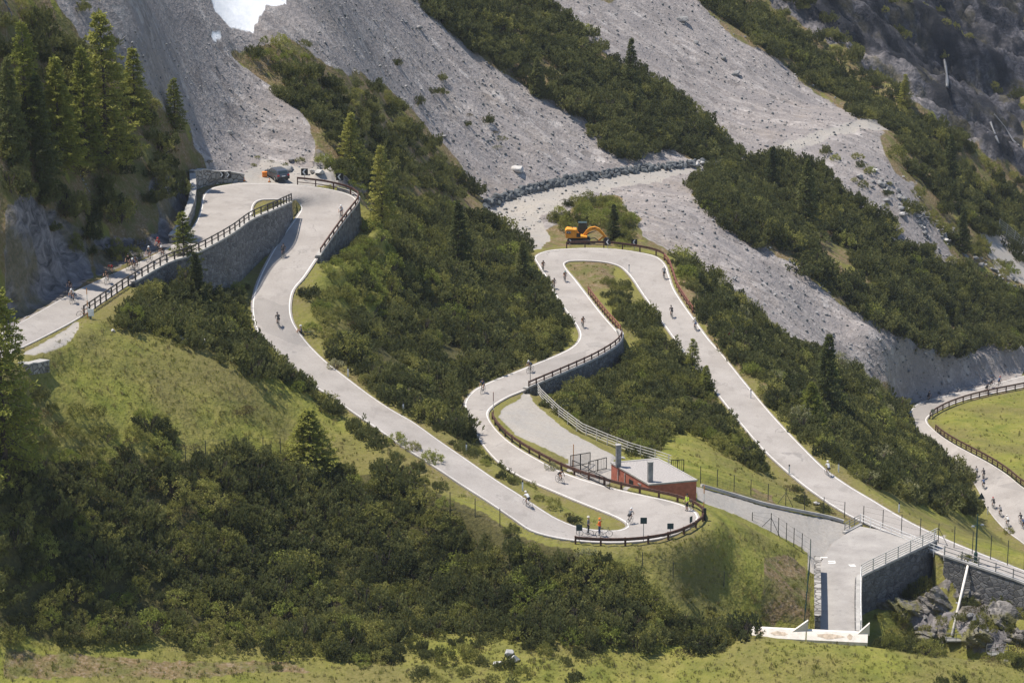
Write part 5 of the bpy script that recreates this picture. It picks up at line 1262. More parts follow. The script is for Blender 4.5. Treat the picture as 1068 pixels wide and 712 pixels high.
for i,(x_,y_,s,mm,lb) in enumerate([(193,355.5,1.3,PA,'white rock in the left meadow below the bushes'),(207,356.5,1.7,PA,'flat white rock right of the other one in the left meadow'),(118,346,.5,PA,'small pale stone at the top of the left meadow'),(246,364,1.0,GR,'grey rock at the foot of the bushes left meadow edge'),
   (703,444,.9,PA,'pale rock at the top of the green field behind the building'),(707,450.5,.6,PA,'small pale rock in the green field behind the building'),(851,526,.8,PA,'pale rock at the wire fence between path and road'),(784,476,1.5,PA,'white rock outcrop at the lower end of the inner strip shrubs'),(788,484,1.2,GR,'grey rock by the white outcrop left of the long road'),(792,488,.9,GR,'small grey rock under the white outcrop left of the long road'),
   (530,683,1.1,PA,'white rock in the bottom meadow shrubs'),(536,690,1.3,PA,'larger white rock near the bottom edge'),(519,693,.9,PA,'pale rock at the bottom edge left of the larger one'),(650,478,.5,PA,'pale stone in the grass by the lay-by railing'),
   (333,181.5,1.2,PA,'white boulder behind the rusty guardrail at the parking place'),(326,180.5,1.1,PA,'white boulder left of the other one behind the guardrail'),(302,178,1.4,GR,'grey boulder right of the parked car'),(304,168,.9,GR,'dark boulder above the parked car'),(240,140,1.2,GR,'grey boulder in the scree chute'),(541,179,2.2,PA,'flat white block on the scree above the dark boulder bank'),
   (463,143,1.1,GR,'boulder on the first scree fan'),(437,30,1.4,GR,'boulder high on the first scree fan'),(712,23,2.6,GR,'large dark block high on the second scree fan'),(768,78,2.0,GR,'big block halfway down the second scree fan'),(725,45,1.3,GR,'block under the large dark one on the second scree fan'),(755,62,1.4,GR,'block right of the middle of the second scree fan'),(700,90,1.2,GR,'block near the pines on the second scree fan')]):
    boulder(on(x_,y_),s,mm[i%3],lb)
bs=[(905,185),(920,195),(935,210),(950,222),(965,232),(985,245),(1005,262),(1025,280),(1045,295),(1060,303)]
for k in range(110):
    t=rr.random(); x_,y_=lerpL(bs,t); x_+=rr.uniform(-12,12); y_+=rr.uniform(-9,9); p=on(x_,y_); sb=rr.uniform(.6,1.5); boulder(p,sb,(GR+GR+PA[:1])[rr.randrange(9)],('large' if sb>1.2 else 'small' if sb<.9 else 'medium')+' stone '+where(x_,y_,0),'boulders of the stone strip at the right')
for k in range(9):
    x_,y_=lerpL([(990,612),(1010,640),(1035,655),(1050,625),(975,650),(930,650),(960,640)],rr.random()); p=on(x_+rr.uniform(-10,10),y_+rr.uniform(-8,8)); boulder(p,rr.uniform(.4,1.1),GR[rr.randrange(4)],'grey rock lying in the gully '+('left' if x_<985 else 'right')+' of the pale pipe','rocks in the gully under the platform')
# big rock outcrops of the gully: jagged bedded blocks half sunk in the bank
def crag(seed,sx,sy,sz):
    r_=random.Random(seed); bm=bmesh.new()
    bmesh.ops.create_icosphere(bm,subdivisions=5,radius=1)
    co=np.array([v.co for v in bm.verts]); 
    pl=[(np.array(rvec0(r_)),r_.uniform(.55,.85)) for _ in range(22)]
    for n,d in pl:
        e=co@n-d; co-=np.maximum(e,0)[:,None]*n
    X_,Y_,Z_=co[:,0]*sx,co[:,1]*sy,co[:,2]*sz; bed=Z_*1.0+X_*.55
    st_=np.floor(bed/.42+fbm(X_,Y_,1.2,2,seed)*.8); off=(np.modf(np.abs(np.sin(st_*12.9898)*43758.5))[0]-.5)*.34
    off+=(1-np.abs(fbm(X_+Z_*.7,Y_-Z_*.6,1.1,4,seed+3))*3.0-.4)*.22
    nn=co/np.linalg.norm(co,axis=1)[:,None]
    P_=np.stack([X_,Y_,Z_],1)+nn*off[:,None]
    for v,q in zip(bm.verts,P_): v.co=q
    me=bpy.data.meshes.new('rock_outcrop'); bm.to_mesh(me); bm.free(); me.materials.append(MATS['crag_rock']); return me
for i,(x_,y_,sx,sy,sz,lb) in enumerate([(1047,645,3.0,2.4,2.6,'large jagged rock outcrop right of the pale pipe'),(1022,664,2.4,1.6,1.3,'low rock outcrop beside the small railed platform'),(943,634,3.2,1.8,1.7,'rock ledge under the platform wall'),(978,628,2.2,1.6,2.4,'dark rock face left of the pale pipe'),(1064,662,2.0,1.6,1.6,'rock outcrop at the bottom right edge'),(968,660,2.6,1.5,1.2,'low rock above the bottom meadow in the gully'),(1012,628,1.9,1.5,2.2,'narrow rock rib right of the pale pipe')]):
    p=on(x_,y_); o=link('rock_outcrop',crag(70+i,sx,sy,sz),None); o.location=(p[0],p[1],p[2]-sz*.25); o.rotation_euler=(0,R(8),R(-25+i*17)); tag(o,lb,'rock')
# ruined wall at the lay-by on the left
up_wall([(30,392,.9),(40,390,1.0),(52,389,1.0)],'small ruined stone wall at the gravel patch on the left','pale_masonry',1.3)
# scree stones, far too many to count
def scree_pts(n,smin,smax,poly_list,seed):
    r_=np.random.RandomState(seed); out=[]
    while len(out)<n:
        x_=r_.uniform(0,1068); y_=r_.uniform(-5,420); ok=False
        for p in poly_list:
            if inpoly(np.array([x_]),np.array([y_]),p)[0]: ok=True; break
        if not ok: continue
        out.append((x_,y_,smin*(smax/smin)**(r_.rand()**3)))
    return out
SPTS=[]
dirs=[t for t in scree_pts(9000,.2,1.0,G['scree'],9) if not inpoly(np.array([t[0]]),np.array([t[1]]),SNOW)[0] and t[1]>40-.0*t[0] or t[0]>310]
for x_,y_,s in dirs: SPTS.append((x_,y_,s*(.42 if x_<330 else .62)))
# valley edge net and lattice
a_=[Vector(on(x_,y_)) for x_,y_ in ((1040,246),(1048,252),(1056,259),(1064,266),(1072,272))]
O=a_[0]; root=empty('rockfall_net',tuple(O),0,'grey rockfall net on tall posts at the right edge','net barrier')
for p in a_:
    m=MB(); m.tube([(0,0,-.3),(.4,0,3.2)],.07,6); o=m.build('post','galvanised',root); o.location=p-O
m=MB()
for p,q in zip(a_,a_[1:]):
    for k in range(9):
        u=k/8; m.tube([p.lerp(q,u)-O+Vector((.6*0,0,0)),p.lerp(q,u)-O+Vector((.4,0,3.1))],.012,3,cap=False); t=k/8; m.tube([p-O+Vector((.4*t,0,3.1*t)),q-O+Vector((.4*t,0,3.1*t))],.012,3,cap=False)
m.build('net','net_mesh',root)
# waterfalls on the cliff
def fall(L,label,w0=.5):
    P_=[Vector(on(x_,y_)) for x_,y_ in L]; O=P_[0]; m=MB(); m.tube([p-O+Vector((0,-1.0,.35)) for p in P_],[w0*rr.uniform(.5,1.0) for _ in P_],6); o=m.build('waterfall','water',None,True); o.location=O; o['kind']='structure'; return o
fall([(984,63),(985.5,70),(986.5,78),(987,86),(987,92)],'',.40); fall([(1032,128),(1035,136),(1038,144),(1041,151)],'',.3); fall([(1036,120),(1047,134),(1056,148),(1062,153)],'',.2)

# ------------------------------------------------------------------ vegetation prototypes (unit-size meshes)
def rvec(r_): 
    while 1:
        v=Vector((r_.uniform(-1,1),r_.uniform(-1,1),r_.uniform(-1,1)))
        if .05<v.length<1: return v.normalized()
def blade(m,p,d,ln,wd,r_):
    s=d.cross(rvec(r_))
    if s.length<1e-3: s=Vector((1,0,0))
    s=s.normalized()*wd/2; q=p+d*ln
    m.v+= [tuple(p-s*.6),tuple(p+s*.6),tuple(q+s),tuple(q-s)]; n=len(m.v); m.f.append((n-4,n-3,n-2,n-1)); m.mi.append(0)
def shoot(m,p,d,ln,nb,bl,bw,r_):
    for i in range(nb):
        t=r_.random()**.8; a=(d*1.1+rvec(r_)*.75).normalized()
        blade(m,p+d*ln*t,a,bl*(1.1-.4*t),bw,r_)
def finish(m,name,mat):
    me=bpy.data.meshes.new(name); me.from_pydata(m.v,[],m.f); me.materials.append(MATS[mat]); me.update(); return me
def mk_mugo(seed,ns=120,h=.95,mat='pine_needles',lean=0.0):
    r_=random.Random(seed); m=MB(); st=MB()
    lobes=[(r_.uniform(-.55,.55),r_.uniform(-.55,.55),r_.uniform(.38,.62),r_.uniform(.6,1.05)*h) for _ in range(7)]
    for k in range(11):      # upright plumes
        a=r_.uniform(0,6.283); qd=.82*math.sqrt(r_.random()); hp=h*r_.uniform(.62,1.25)*(1-.35*qd); lean=Vector((math.cos(a)*qd*.45,math.sin(a)*qd*.45,0))
        b0=Vector((math.cos(a)*qd,math.sin(a)*qd,.0)); wr_=r_.uniform(.16,.26)
        for j in range(17):
            t=(j+r_.random())/17; an=j*2.4+r_.uniform(-.4,.4); rad=wr_*(1-t)**.7+.02; o=Vector((math.cos(an),math.sin(an),0))
            c=b0+lean*t*hp+o*rad+Vector((0,0,hp*t*.92)); shoot(m,c,(o*.45+Vector((0,0,1))).normalized(),.15,8,r_.uniform(.12,.17),.048,r_)
    for k in range(ns//3):
        lx,ly,lr,lh=lobes[k%7]; a=r_.uniform(0,6.283); q=math.sqrt(r_.random())
        x=lx+lr*q*math.cos(a); y=ly+lr*q*math.sin(a); z=lh*.6*(1-.75*q*q)*r_.uniform(.4,1.0)
        d=Vector((math.cos(a)*q*.55,math.sin(a)*q*.55,1)).normalized()
        ln=r_.uniform(.20,.40); shoot(m,Vector((x,y,z-.12)),d,ln,11,r_.uniform(.11,.17),.042,r_)
    for k in range(46):       # lower skirt
        a=r_.uniform(0,6.283); q=r_.uniform(.75,1.05); d=Vector((math.cos(a),math.sin(a),.7)).normalized()
        shoot(m,Vector((q*.85*math.cos(a),q*.85*math.sin(a),r_.uniform(.02,.3))),d,.3,9,.15,.045,r_)
    for lx,ly,lr,lh in lobes:
        for j in range(2):
            st.tube([(r_.uniform(-.1,.1),r_.uniform(-.1,.1),-.3),(lx*.55,ly*.55,lh*.3),(lx+r_.uniform(-.2,.2),ly+r_.uniform(-.2,.2),lh*.8)],[.05,.035,.012],5)
    sm=bpy.data.meshes.new('stem'); sm.from_pydata(st.v,[],st.f); sm.materials.append(MATS['wood_bark'])
    return finish(m,'foliage',mat),sm
def mk_bush(seed,mat,n=46,h=.9,leaf=.085,open_=.0):
    r_=random.Random(seed); m=MB(); st=MB()
    for k in range(n):
        d=rvec(r_); d.z=abs(d.z)*.9+.1; q=r_.uniform(.55,1)**.6; c=Vector((d.x*q,d.y*q,d.z*q*h+.08))
        R_=r_.uniform(.14,.26)
        for i in range(24):
            o=rvec(r_)*R_*r_.random()**.4; blade(m,c+o,(rvec(r_)+Vector((0,0,.7))).normalized(),leaf*r_.uniform(.7,1.3),leaf*.7,r_)
        if k%3==0: st.tube([(0,0,-.25),tuple(c*.5+Vector((0,0,.05))),tuple(c)],[.035,.022,.008],5)
    sm=bpy.data.meshes.new('stem'); sm.from_pydata(st.v,[],st.f); sm.materials.append(MATS['wood_bark'])
    return finish(m,'foliage',mat),sm
def mk_low(seed,mat):
    r_=random.Random(seed); m=MB(); st=MB()
    for k in range(80):
        a=r_.uniform(0,6.283); q=math.sqrt(r_.random()); d=Vector((math.cos(a)*q*.8,math.sin(a)*q*.8,.8)).normalized()
        shoot(m,Vector((q*math.cos(a),q*math.sin(a),.35*(1-q*q)*r_.uniform(.4,1))),d,.22,7,.13,.035,r_)
    for k in range(6):
        a=k; st.tube([(0,0,-.1),(math.cos(a)*.4,math.sin(a)*.4,.12),(math.cos(a)*.8,math.sin(a)*.8,.2)],[.03,.02,.008],5)
    sm=bpy.data.meshes.new('stem'); sm.from_pydata(st.v,[],st.f); sm.materials.append(MATS['wood_bark'])
    return finish(m,'foliage',mat),sm
def mk_conifer(seed,h,Rm,mat,base=.1,dens=1.0,sag=.25,tuft=.24,power=.85,ragged=.3):
    """real-size tree: trunk with limbs, and a crown of needle sprays along every limb"""
    r_=random.Random(seed); cr=MB(); tr=MB()
    bend=[(r_.uniform(-.01,.01)*h,r_.uniform(-.01,.01)*h) for _ in range(6)]
    def axis(z):
        t=z/h*5; i=min(4,int(t)); u=t-i; return Vector((bend[i][0]*(1-u)+bend[i+1][0]*u,bend[i][1]*(1-u)+bend[i+1][1]*u,z))
    tr.tube([(0,0,-.8)]+[axis(h*t) for t in (0,.1,.25,.5,.75,.95)],[h*.018,h*.015,h*.013,h*.011,h*.008,h*.004,.01],8)
    z=h*base
    while z<h*.985:
        t=z/h; rad=Rm*((1-t)**power)*(.75+.25*min(1,(t-base)/.12+.3))
        nb=max(3,int(5*dens))
        a0=r_.uniform(0,6.283)
        for b_ in range(nb):
            if r_.random()<.10: continue
            a=a0+b_*6.283/nb+r_.uniform(-.35,.35); L=rad*r_.uniform(1-ragged,1.08)+.15
            o=axis(z+r_.uniform(-.1,.1)); dr=Vector((math.cos(a),math.sin(a),0))
            rise=.35*(t-.35)
            def pt(s): return o+dr*L*s+Vector((0,0,L*(rise*s-sag*s*s+.20*s**3)))
            tr.tube([pt(0),pt(.5),pt(.95)],[.012+L*.012,.012+L*.006,.006],4,cap=False)
            n=int((6+L*7.0)*dens)
            for k in range(n):
                s=r_.uniform(.12,1.02)**.8; side=Vector((-dr.y,dr.x,0))*r_.choice((-1,1))
                w_=L*.30*(1-s*.6)*r_.random()
                p=pt(s)+side*w_+Vector((0,0,-w_*.25+r_.uniform(-.05,.05)))
                for q in range(3):
                    d=(dr*.5+side*.6*r_.random()+rvec(r_)*.7+Vector((0,0,.15 if q else -.5))).normalized()
                    blade(cr,p,d,tuft*r_.uniform(.7,1.25),tuft*.34,r_)
        z+=h*.024+r_.uniform(0,h*.010)
    for k in range(14):
        blade(cr,axis(h*r_.uniform(.93,1.0)),(rvec(r_)*.5+Vector((0,0,1))).normalized(),tuft,tuft*.3,r_)
    tm=bpy.data.meshes.new('trunk'); tm.from_pydata(tr.v,[],tr.f); tm.materials.append(MATS['wood_bark'])
    for p in tm.polygons: p.use_smooth=True
    return finish(cr,'crown',mat),tm
KIND=dict(
 mugo=[mk_mugo(s) for s in (1,2,3,4,5)],
 olive=[mk_bush(s,'olive_leaves') for s in (11,12,13)],
 bright=[mk_bush(s,'bright_leaves') for s in (21,22,23)],
 pale=[mk_bush(s,'pale_catkins',40,.9,.07) for s in (31,32)],
 heath=[mk_low(s,'heather') for s in (41,42)],
 lowpine=[mk_low(s,'pine_needles') for s in (45,46)],
)
def HIT3(px,py):
    d=ray(px,py); Ys=np.arange(300,720,.8); t=Ys/d[1]; g=ground(d[0]*t,Ys); b=np.where(g>=CAMZ+d[2]*t)[0]; k=b[0] if len(b) else -1
    return (d[0]*t[k],Ys[k],float(g[k]))
# ------------------------------------------------------------------ where plants grow
V=[] # (outline, {kind:weight}, keep, size range)
D=dict(mugo=1)
V+= [
 # shrubs on the hill above the left road
 ([(0,0),(28,0),(70,40),(115,75),(150,100),(170,150),(195,165),(185,200),(160,205),(150,235),(120,225),(95,240),(62,215),(35,205),(0,190)],dict(mugo=6,olive=2,heath=.5),.75,(1.1,1.9)),
 ([(60,0),(100,-5),(118,45),(95,48),(70,25)],dict(mugo=5,heath=1),.7,(.8,1.4)),
 ([(100,85),(150,95),(165,125),(155,150),(115,140)],dict(mugo=1),.7,(.9,1.5)),
 ([(20,195),(60,215),(90,240),(150,240),(150,262),(110,272),(70,258),(35,235)],dict(olive=3,mugo=2,heath=2),.42,(.7,1.3)),
 ([(120,135),(200,150),(225,165),(195,180),(150,175)],dict(heath=3,olive=1,mugo=1),.4,(.5,1.0)),
 ([(40,290),(95,255),(110,290),(60,310)],dict(heath=3,olive=1),.15,(.4,.8)),
 # bushes between left road and lower road
 ([(118,338),(125,318),(150,302),(170,290),(205,285),(235,283),(258,310),(262,325),(272,350),(295,372),(318,395),(345,412),(338,424),(290,396),(240,376),(200,358),(150,342)],dict(mugo=5,olive=2.2,bright=.4),.95,(1.0,1.7)),
 ([(186,262),(240,258),(262,285),(262,312),(205,290)],dict(mugo=3,olive=2),.45,(.7,1.2)),
 ([(318,398),(345,415),(385,440),(412,462),(450,492),(500,503),(512,522),(500,532),(470,520),(435,498),(395,462),(350,430)],dict(mugo=4,olive=2.5,bright=.6,heath=.6),.55,(.7,1.25)),
 # centre thicket, brighter scrub at its upper left
 ([(352,262),(380,245),(415,255),(420,300),(400,325),(360,310),(338,300),(328,290)],dict(bright=5,olive=3,mugo=1),.85,(.9,1.6)),
 ([(313,300),(345,300),(370,330),(360,360),(330,352),(316,330)],dict(olive=4,mugo=2,bright=1.4,heath=1),.6,(.7,1.3)),
 ([(395,300),(445,330),(470,380),(430,400),(380,380),(350,340)],dict(olive=4,mugo=4,bright=1),.9,(1.0,1.6)),
 ([(400,215),(450,205),(500,225),(540,250),(562,283),(578,308),(594,338),(600,356),(585,364),(560,374),(520,388),(500,395),(490,405),(482,425),(495,455),(470,450),(435,425),(405,410),(385,395),(350,362),(360,330),(400,310),(410,260)],dict(mugo=8,olive=2.4,bright=.6),1.0,(1.1,2.0)),
 # above the first hairpin, pines running up the fan
 ([(262,50),(290,60),(330,75),(380,85),(400,105),(395,125),(330,100),(285,85)],dict(mugo=5,olive=2),.5,(.9,1.5)),
 ([(300,75),(400,90),(440,135),(475,165),(500,205),(470,200),(440,190),(400,210),(370,190),(350,150),(320,115),(290,95)],dict(mugo=7,olive=1.6),.52,(.9,1.6)),
 ([(330,160),(400,180),(450,200),(400,240),(392,215),(375,195),(340,186)],dict(olive=3,mugo=3,bright=1.4),.6,(.8,1.3)),
 ([(255,40),(300,30),(330,55),(290,70),(262,62)],dict(bright=3,olive=2),.5,(.7,1.2)),
 ([(400,60),(440,55),(520,110),(545,150),(500,165),(440,110)],dict(mugo=2,heath=1,lowpine=1),.06,(.6,1.1)),
 ([(215,165),(330,150),(345,172),(260,178)],dict(olive=1,heath=1),.12,(.3,.7)),
 # dark pine band between the two scree fans
 ([(428,-8),(560,-8),(600,20),(645,62),(700,92),(740,130),(770,160),(735,166),(690,148),(655,168),(630,150),(590,108),(560,95),(500,58)],dict(mugo=12,olive=1,bright=.15),1.0,(1.3,2.1)),
 # around the excavator
 ([(585,210),(640,205),(662,232),(655,256),(632,248),(590,236),(572,228)],dict(olive=4,bright=3,mugo=1),.8,(.8,1.4)),
 ([(560,190),(600,200),(580,215)],dict(olive=2,heath=2),.2,(.4,.8)),
 # strip between the two lower legs
 ([(432,418),(470,432),(492,452),(508,476),(535,494),(560,508),(590,528),(612,540),(600,545),(570,530),(540,510),(500,482),(460,452)],dict(mugo=5,olive=3,bright=.6,heath=.6),1.0,(.5,.9)),
 ([(480,428),(500,446),(512,468),(505,476),(478,455)],dict(mugo=1),.9,(.8,1.3)),
 ([(540,448),(560,462),(580,478),(570,482),(545,465)],dict(mugo=2,olive=2),.35,(.4,.7)),
 # strip inside the excavator hairpin
 ([(618,290),(632,278),(652,288),(668,310),(660,330),(640,320)],dict(mugo=4,olive=2),.6,(.7,1.1)),
 ([(640,318),(672,315),(705,358),(745,405),(778,445),(800,475),(792,486),(770,480),(742,455),(712,442),(690,455),(668,474),(640,452),(600,436),(575,424),(572,410),(610,400),(655,372),(662,345)],dict(mugo=6,olive=4,bright=1.2),.95,(.9,1.7)),
 ([(590,405),(640,390),(690,420),(680,450),(630,445),(585,425)],dict(olive=5,bright=3,mugo=2),.9,(.9,1.5)),
 ([(800,480),(815,478),(870,528),(885,545),(862,535),(830,515)],dict(mugo=2,heath=2,olive=1),.45,(.4,.8)),
 # right of the descending leg
 ([(700,268),(735,285),(765,300),(800,340),(870,372),(915,402),(950,430),(985,458),(1008,480),(1022,505),(1024,530),(1000,533),(965,525),(930,508),(900,498),(872,480),(850,462),(820,432),(790,400),(765,370),(742,335),(722,300),(706,285)],dict(mugo=8,olive=2.6,bright=.8,pale=.3),.95,(1.0,1.9)),
 # pine wood on the far fan
 ([(722,190),(760,168),(810,160),(850,172),(885,205),(935,235),(975,262),(1010,285),(1068,308),(1075,360),(1040,350),(1000,375),(975,366),(930,345),(880,312),(835,280),(780,250),(745,222)],dict(mugo=12,olive=1.0,bright=.3),1.0,(1.3,2.1)),
 ([(856,150),(880,150),(940,195),(925,215),(890,185)],dict(olive=3,mugo=1,bright=1),.4,(.7,1.2)),
 ([(940,215),(1000,255),(1068,300),(1068,285),(1040,250),(1000,230),(960,200)],dict(olive=3,mugo=1,bright=.6),.55,(.9,1.4)),
 # dark flank under the cliffs
 ([(720,-8),(790,-8),(840,40),(880,75),(930,110),(960,150),(1010,185),(1050,215),(1075,260),(1075,300),(1035,255),(990,225),(955,190),(925,150),(925,120),(900,120),(855,92),(800,50),(760,25)],dict(mugo=9,olive=2,bright=.25),.9,(1.3,2.2)),
 ([(790,-8),(870,-8),(900,60),(960,110),(930,110),(840,40)],dict(mugo=4,olive=1),.35,(1.1,1.9)),
 ([(900,-8),(960,-8),(1068,80),(1068,120),(960,60)],dict(mugo=1,olive=1),.08,(1.0,1.8)),
 # far right, behind the valley road
 ([(1030,350),(1075,338),(1080,362),(1045,362)],dict(mugo=3,olive=1),.7,(1.0,1.6)),
 # foreground
 ([(-30,420),(30,395),(90,415),(160,430),(230,465),(190,482),(100,490),(-30,470)],dict(olive=5,bright=2.4,heath=2.0,mugo=1.5),.85,(.7,1.25)),
 ([(215,410),(275,415),(285,440),(235,440)],dict(olive=1,heath=2),.45,(.4,.75)),
 ([(-30,460),(100,480),(185,478),(240,462),(300,476),(330,480),(380,495),(420,498),(455,515),(500,540),(520,560),(560,572),(600,575),(640,582),(662,600),(690,622),(712,650),(760,640),(785,660),(740,670),(680,672),(620,664),(560,668),(470,650),(430,652),(350,640),(250,620),(-30,600)],dict(mugo=10,olive=4.5,bright=.8,heath=.3),1.0,(.9,1.7)),
 ([(-30,590),(250,610),(350,632),(430,645),(420,662),(440,680),(380,688),(300,680),(200,672),(100,668),(-30,660)],dict(mugo=5,olive=6,bright=2.2,pale=.25),.95,(.75,1.4)),
 ([(400,690),(440,655),(520,655),(560,672),(620,668),(640,690),(600,712),(560,720),(430,720)],dict(mugo=3,olive=2,heath=.8),.38,(.55,1.0)),
 ([(500,572),(520,540),(560,560),(640,575),(650,590),(560,580)],dict(mugo=3,olive=1),.35,(.6,1.0)),
 ([(540,700),(620,690),(720,712),(540,718)],dict(mugo=1,heath=1),.10,(.4,.8)),
 ([(0,655),(420,690),(420,720),(0,715)],dict(heath=2,mugo=1,olive=1),.06,(.3,.7)),
 ([(750,700),(1060,700),(1060,716),(750,716)],dict(mugo=1),.10,(.5,.8)),
 # spur under the front hairpin
 ([(755,575),(842,590),(840,650),(760,640),(730,620)],dict(heath=1,olive=1,mugo=.5),.08,(.35,.7)),
 ([(700,600),(760,640),(842,640),(845,662),(740,665)],dict(mugo=3,olive=3,heath=1),.35,(.6,1.1)),
 # under the cliffs
 ([(925,118),(960,120),(1010,140),(1075,195),(1075,265),(1050,215),(1010,185),(960,150)],dict(mugo=8,olive=2),.85,(1.2,2.0)),
 # gully
 ([(905,618),(968,605),(985,640),(980,680),(905,668)],dict(olive=4,mugo=3,heath=1),1.0,(.6,1.2)),
 ([(985,580),(1018,586),(1010,612),(985,606)],dict(mugo=2,olive=1),.7,(.6,1.0)),
 ([(985,610),(1068,612),(1068,690),(1020,680),(985,650)],dict(olive=3,mugo=3,heath=2),1.0,(.5,1.1)),
]
sp=1.45
cy=np.arange(208,700,sp); cand=[]
for y0 in cy:
    s=sp*(1 if y0<470 else 1.25)
    if y0>=470 and rng.random()<.2: continue
    xr=y0*.19+6; xs=np.arange(-xr,xr,s); cand.append(np.stack([xs+nrs.uniform(-.5,.5,len(xs))*s*.9,np.full(len(xs),y0)+nrs.uniform(-.5,.5,len(xs))*s*.9],1))
cand=np.concatenate(cand); gzc=ground(cand[:,0],cand[:,1])
q=proj(np.stack([cand[:,0],cand[:,1],gzc+.7],1))
own=np.full(len(cand),-1)
for k,(poly,_,_,_) in enumerate(V):
    m=inpoly(q[:,0],q[:,1],poly)&(own<0); own[m]=k
clump=fbm(cand[:,0],cand[:,1],6,2,77)
# clearances
P12=np.concatenate([S[:,:3]*(1-t)+S[:,3:]*t for S in (S1,S2,S3) for t in np.linspace(0,1,13)])
sel=np.where(own>=0)[0]
_,dr_=near(P12,cand[sel,0],cand[sel,1])
PW=np.concatenate([S[:,:3] for S,_ in WS.values()]); _,dw_=near(PW,cand[sel,0],cand[sel,1])
plat_c=inpoly(cand[sel,0],cand[sel,1],PLAT)
APRON=G['path'][0]
CLEAR=[[(548,405),(515,430),(560,470),(590,505),(650,520),(735,525),(735,495),(700,470),(642,474),(616,460),(586,442),(561,422)],   # lay-by and yard
       [(270,170),(350,172),(350,192),(270,190)],[(585,238),(640,238),(640,256),(585,256)],[(775,650),(905,650),(905,672),(775,672)],[(836,575),(860,590),(860,660),(842,660)],[(985,655),(1012,655),(1012,672),(985,672)]]
cl=np.zeros(len(cand),bool)
for c_ in CLEAR: cl|=inpoly(q[:,0],q[:,1],c_)
plants=[]
HEADROOM=0
for n_,i in enumerate(sel):
    k=own[i]; poly,mixw,keep,(s0,s1)=V[k]
    if plat_c[n_]: continue
    fg=q[i,1]>440 and q[i,0]<760
    kp=(1 if fg else keep*.93*(1+1.3*clump[i])) if keep>=.8 else keep*(1+1.7*clump[i])
    if keep>=.8 and clump[i]<-.34 and not fg: continue
    if rng.random()>kp: continue
    kind=rng.choices(list(mixw),list(mixw.values()))[0]; sz=rng.uniform(s0,s1)*(1.3 if rng.random()<.1 else 1)
    if kind in('heath','lowpine'): sz*=.9
    if kind in('olive','bright'): sz*=.92
    if dr_[n_]<.5+sz*.62 or dw_[n_]<.3+sz*.5:
        if dr_[n_]<.9 or dw_[n_]<.8: continue
        sz=min(sz,max(.35,(min(dr_[n_],dw_[n_]+.2)-.5)*1.1))
    if cl[i]: continue
    plants.append((cand[i,0],cand[i,1],gzc[i],kind,sz,q[i,0],q[i,1],k))
print('plants',len(plants),{k:sum(p[3]==k for p in plants) for k in KIND})
# the ones that show largest become single things
NAMES=dict(mugo=('mugo_pine','mugo pine','shrub',290),olive=('shrub','olive green shrub','shrub',190),bright=('leafy_bush','bright yellow green bush','bush',110),pale=('flowering_bush','pale flowering bush','bush',40),heath=('heather_tuft','brownish low heather tuft','low shrub',90),lowpine=('creeping_pine','low creeping pine mat','low shrub',60))
stuff={k:[] for k in KIND}
for kind,(nm,adj,cat,cap) in NAMES.items():
    L=[p for p in plants if p[3]==kind]
    L.sort(key=lambda p:-(p[4]/(p[1]+30)))
    # those actually in the frame come first
    inn=[p for p in L if 0<=p[5]<=1068 and 0<=p[6]<=712]; out=[p for p in L if not(0<=p[5]<=1068 and 0<=p[6]<=712)]
    lab={}
    for p in inn[:cap]: lab.setdefault(where(p[5],p[6],0),[]).append(p)
    for w_,ps in lab.items():
        ps.sort(key=lambda p:p[5]); names=['']
        n=len(ps)
        ORD=['leftmost','second','third','fourth','fifth','sixth','seventh','eighth']
        for j,p in enumerate(ps):
            o_='' if n==1 else (ORD[j] if j<min(8,n-1) or n<=8 and j<n-1 else ('rightmost' if j==n-1 else 'small'))
            if n==1: lb=adj+' '+w_
            elif o_=='small': lb=adj+' in the crowd '+w_
            else: lb=o_+' '+adj+(' from the left, ' if o_ in ORD[1:] else ', ')+w_
            while len(lb.split())>16: lb=lb.replace(' from the left,','',1) if ' from the left,' in lb else ' '.join(lb.split()[:16])
            fm,sm=KIND[kind][rng.randrange(len(KIND[kind]))]
            o=empty(nm,(p[0],p[1],p[2]-.05),rng.uniform(0,6.28),lb,cat,adj+'s '+w_)
            sz=p[4]; o.scale=(sz*rng.uniform(.9,1.15),sz*rng.uniform(.9,1.15),sz*rng.uniform(.9,1.5))
            link('foliage',fm,None,o); link('stem',sm,None,o)
    stuff[kind]=inn[cap:]+out
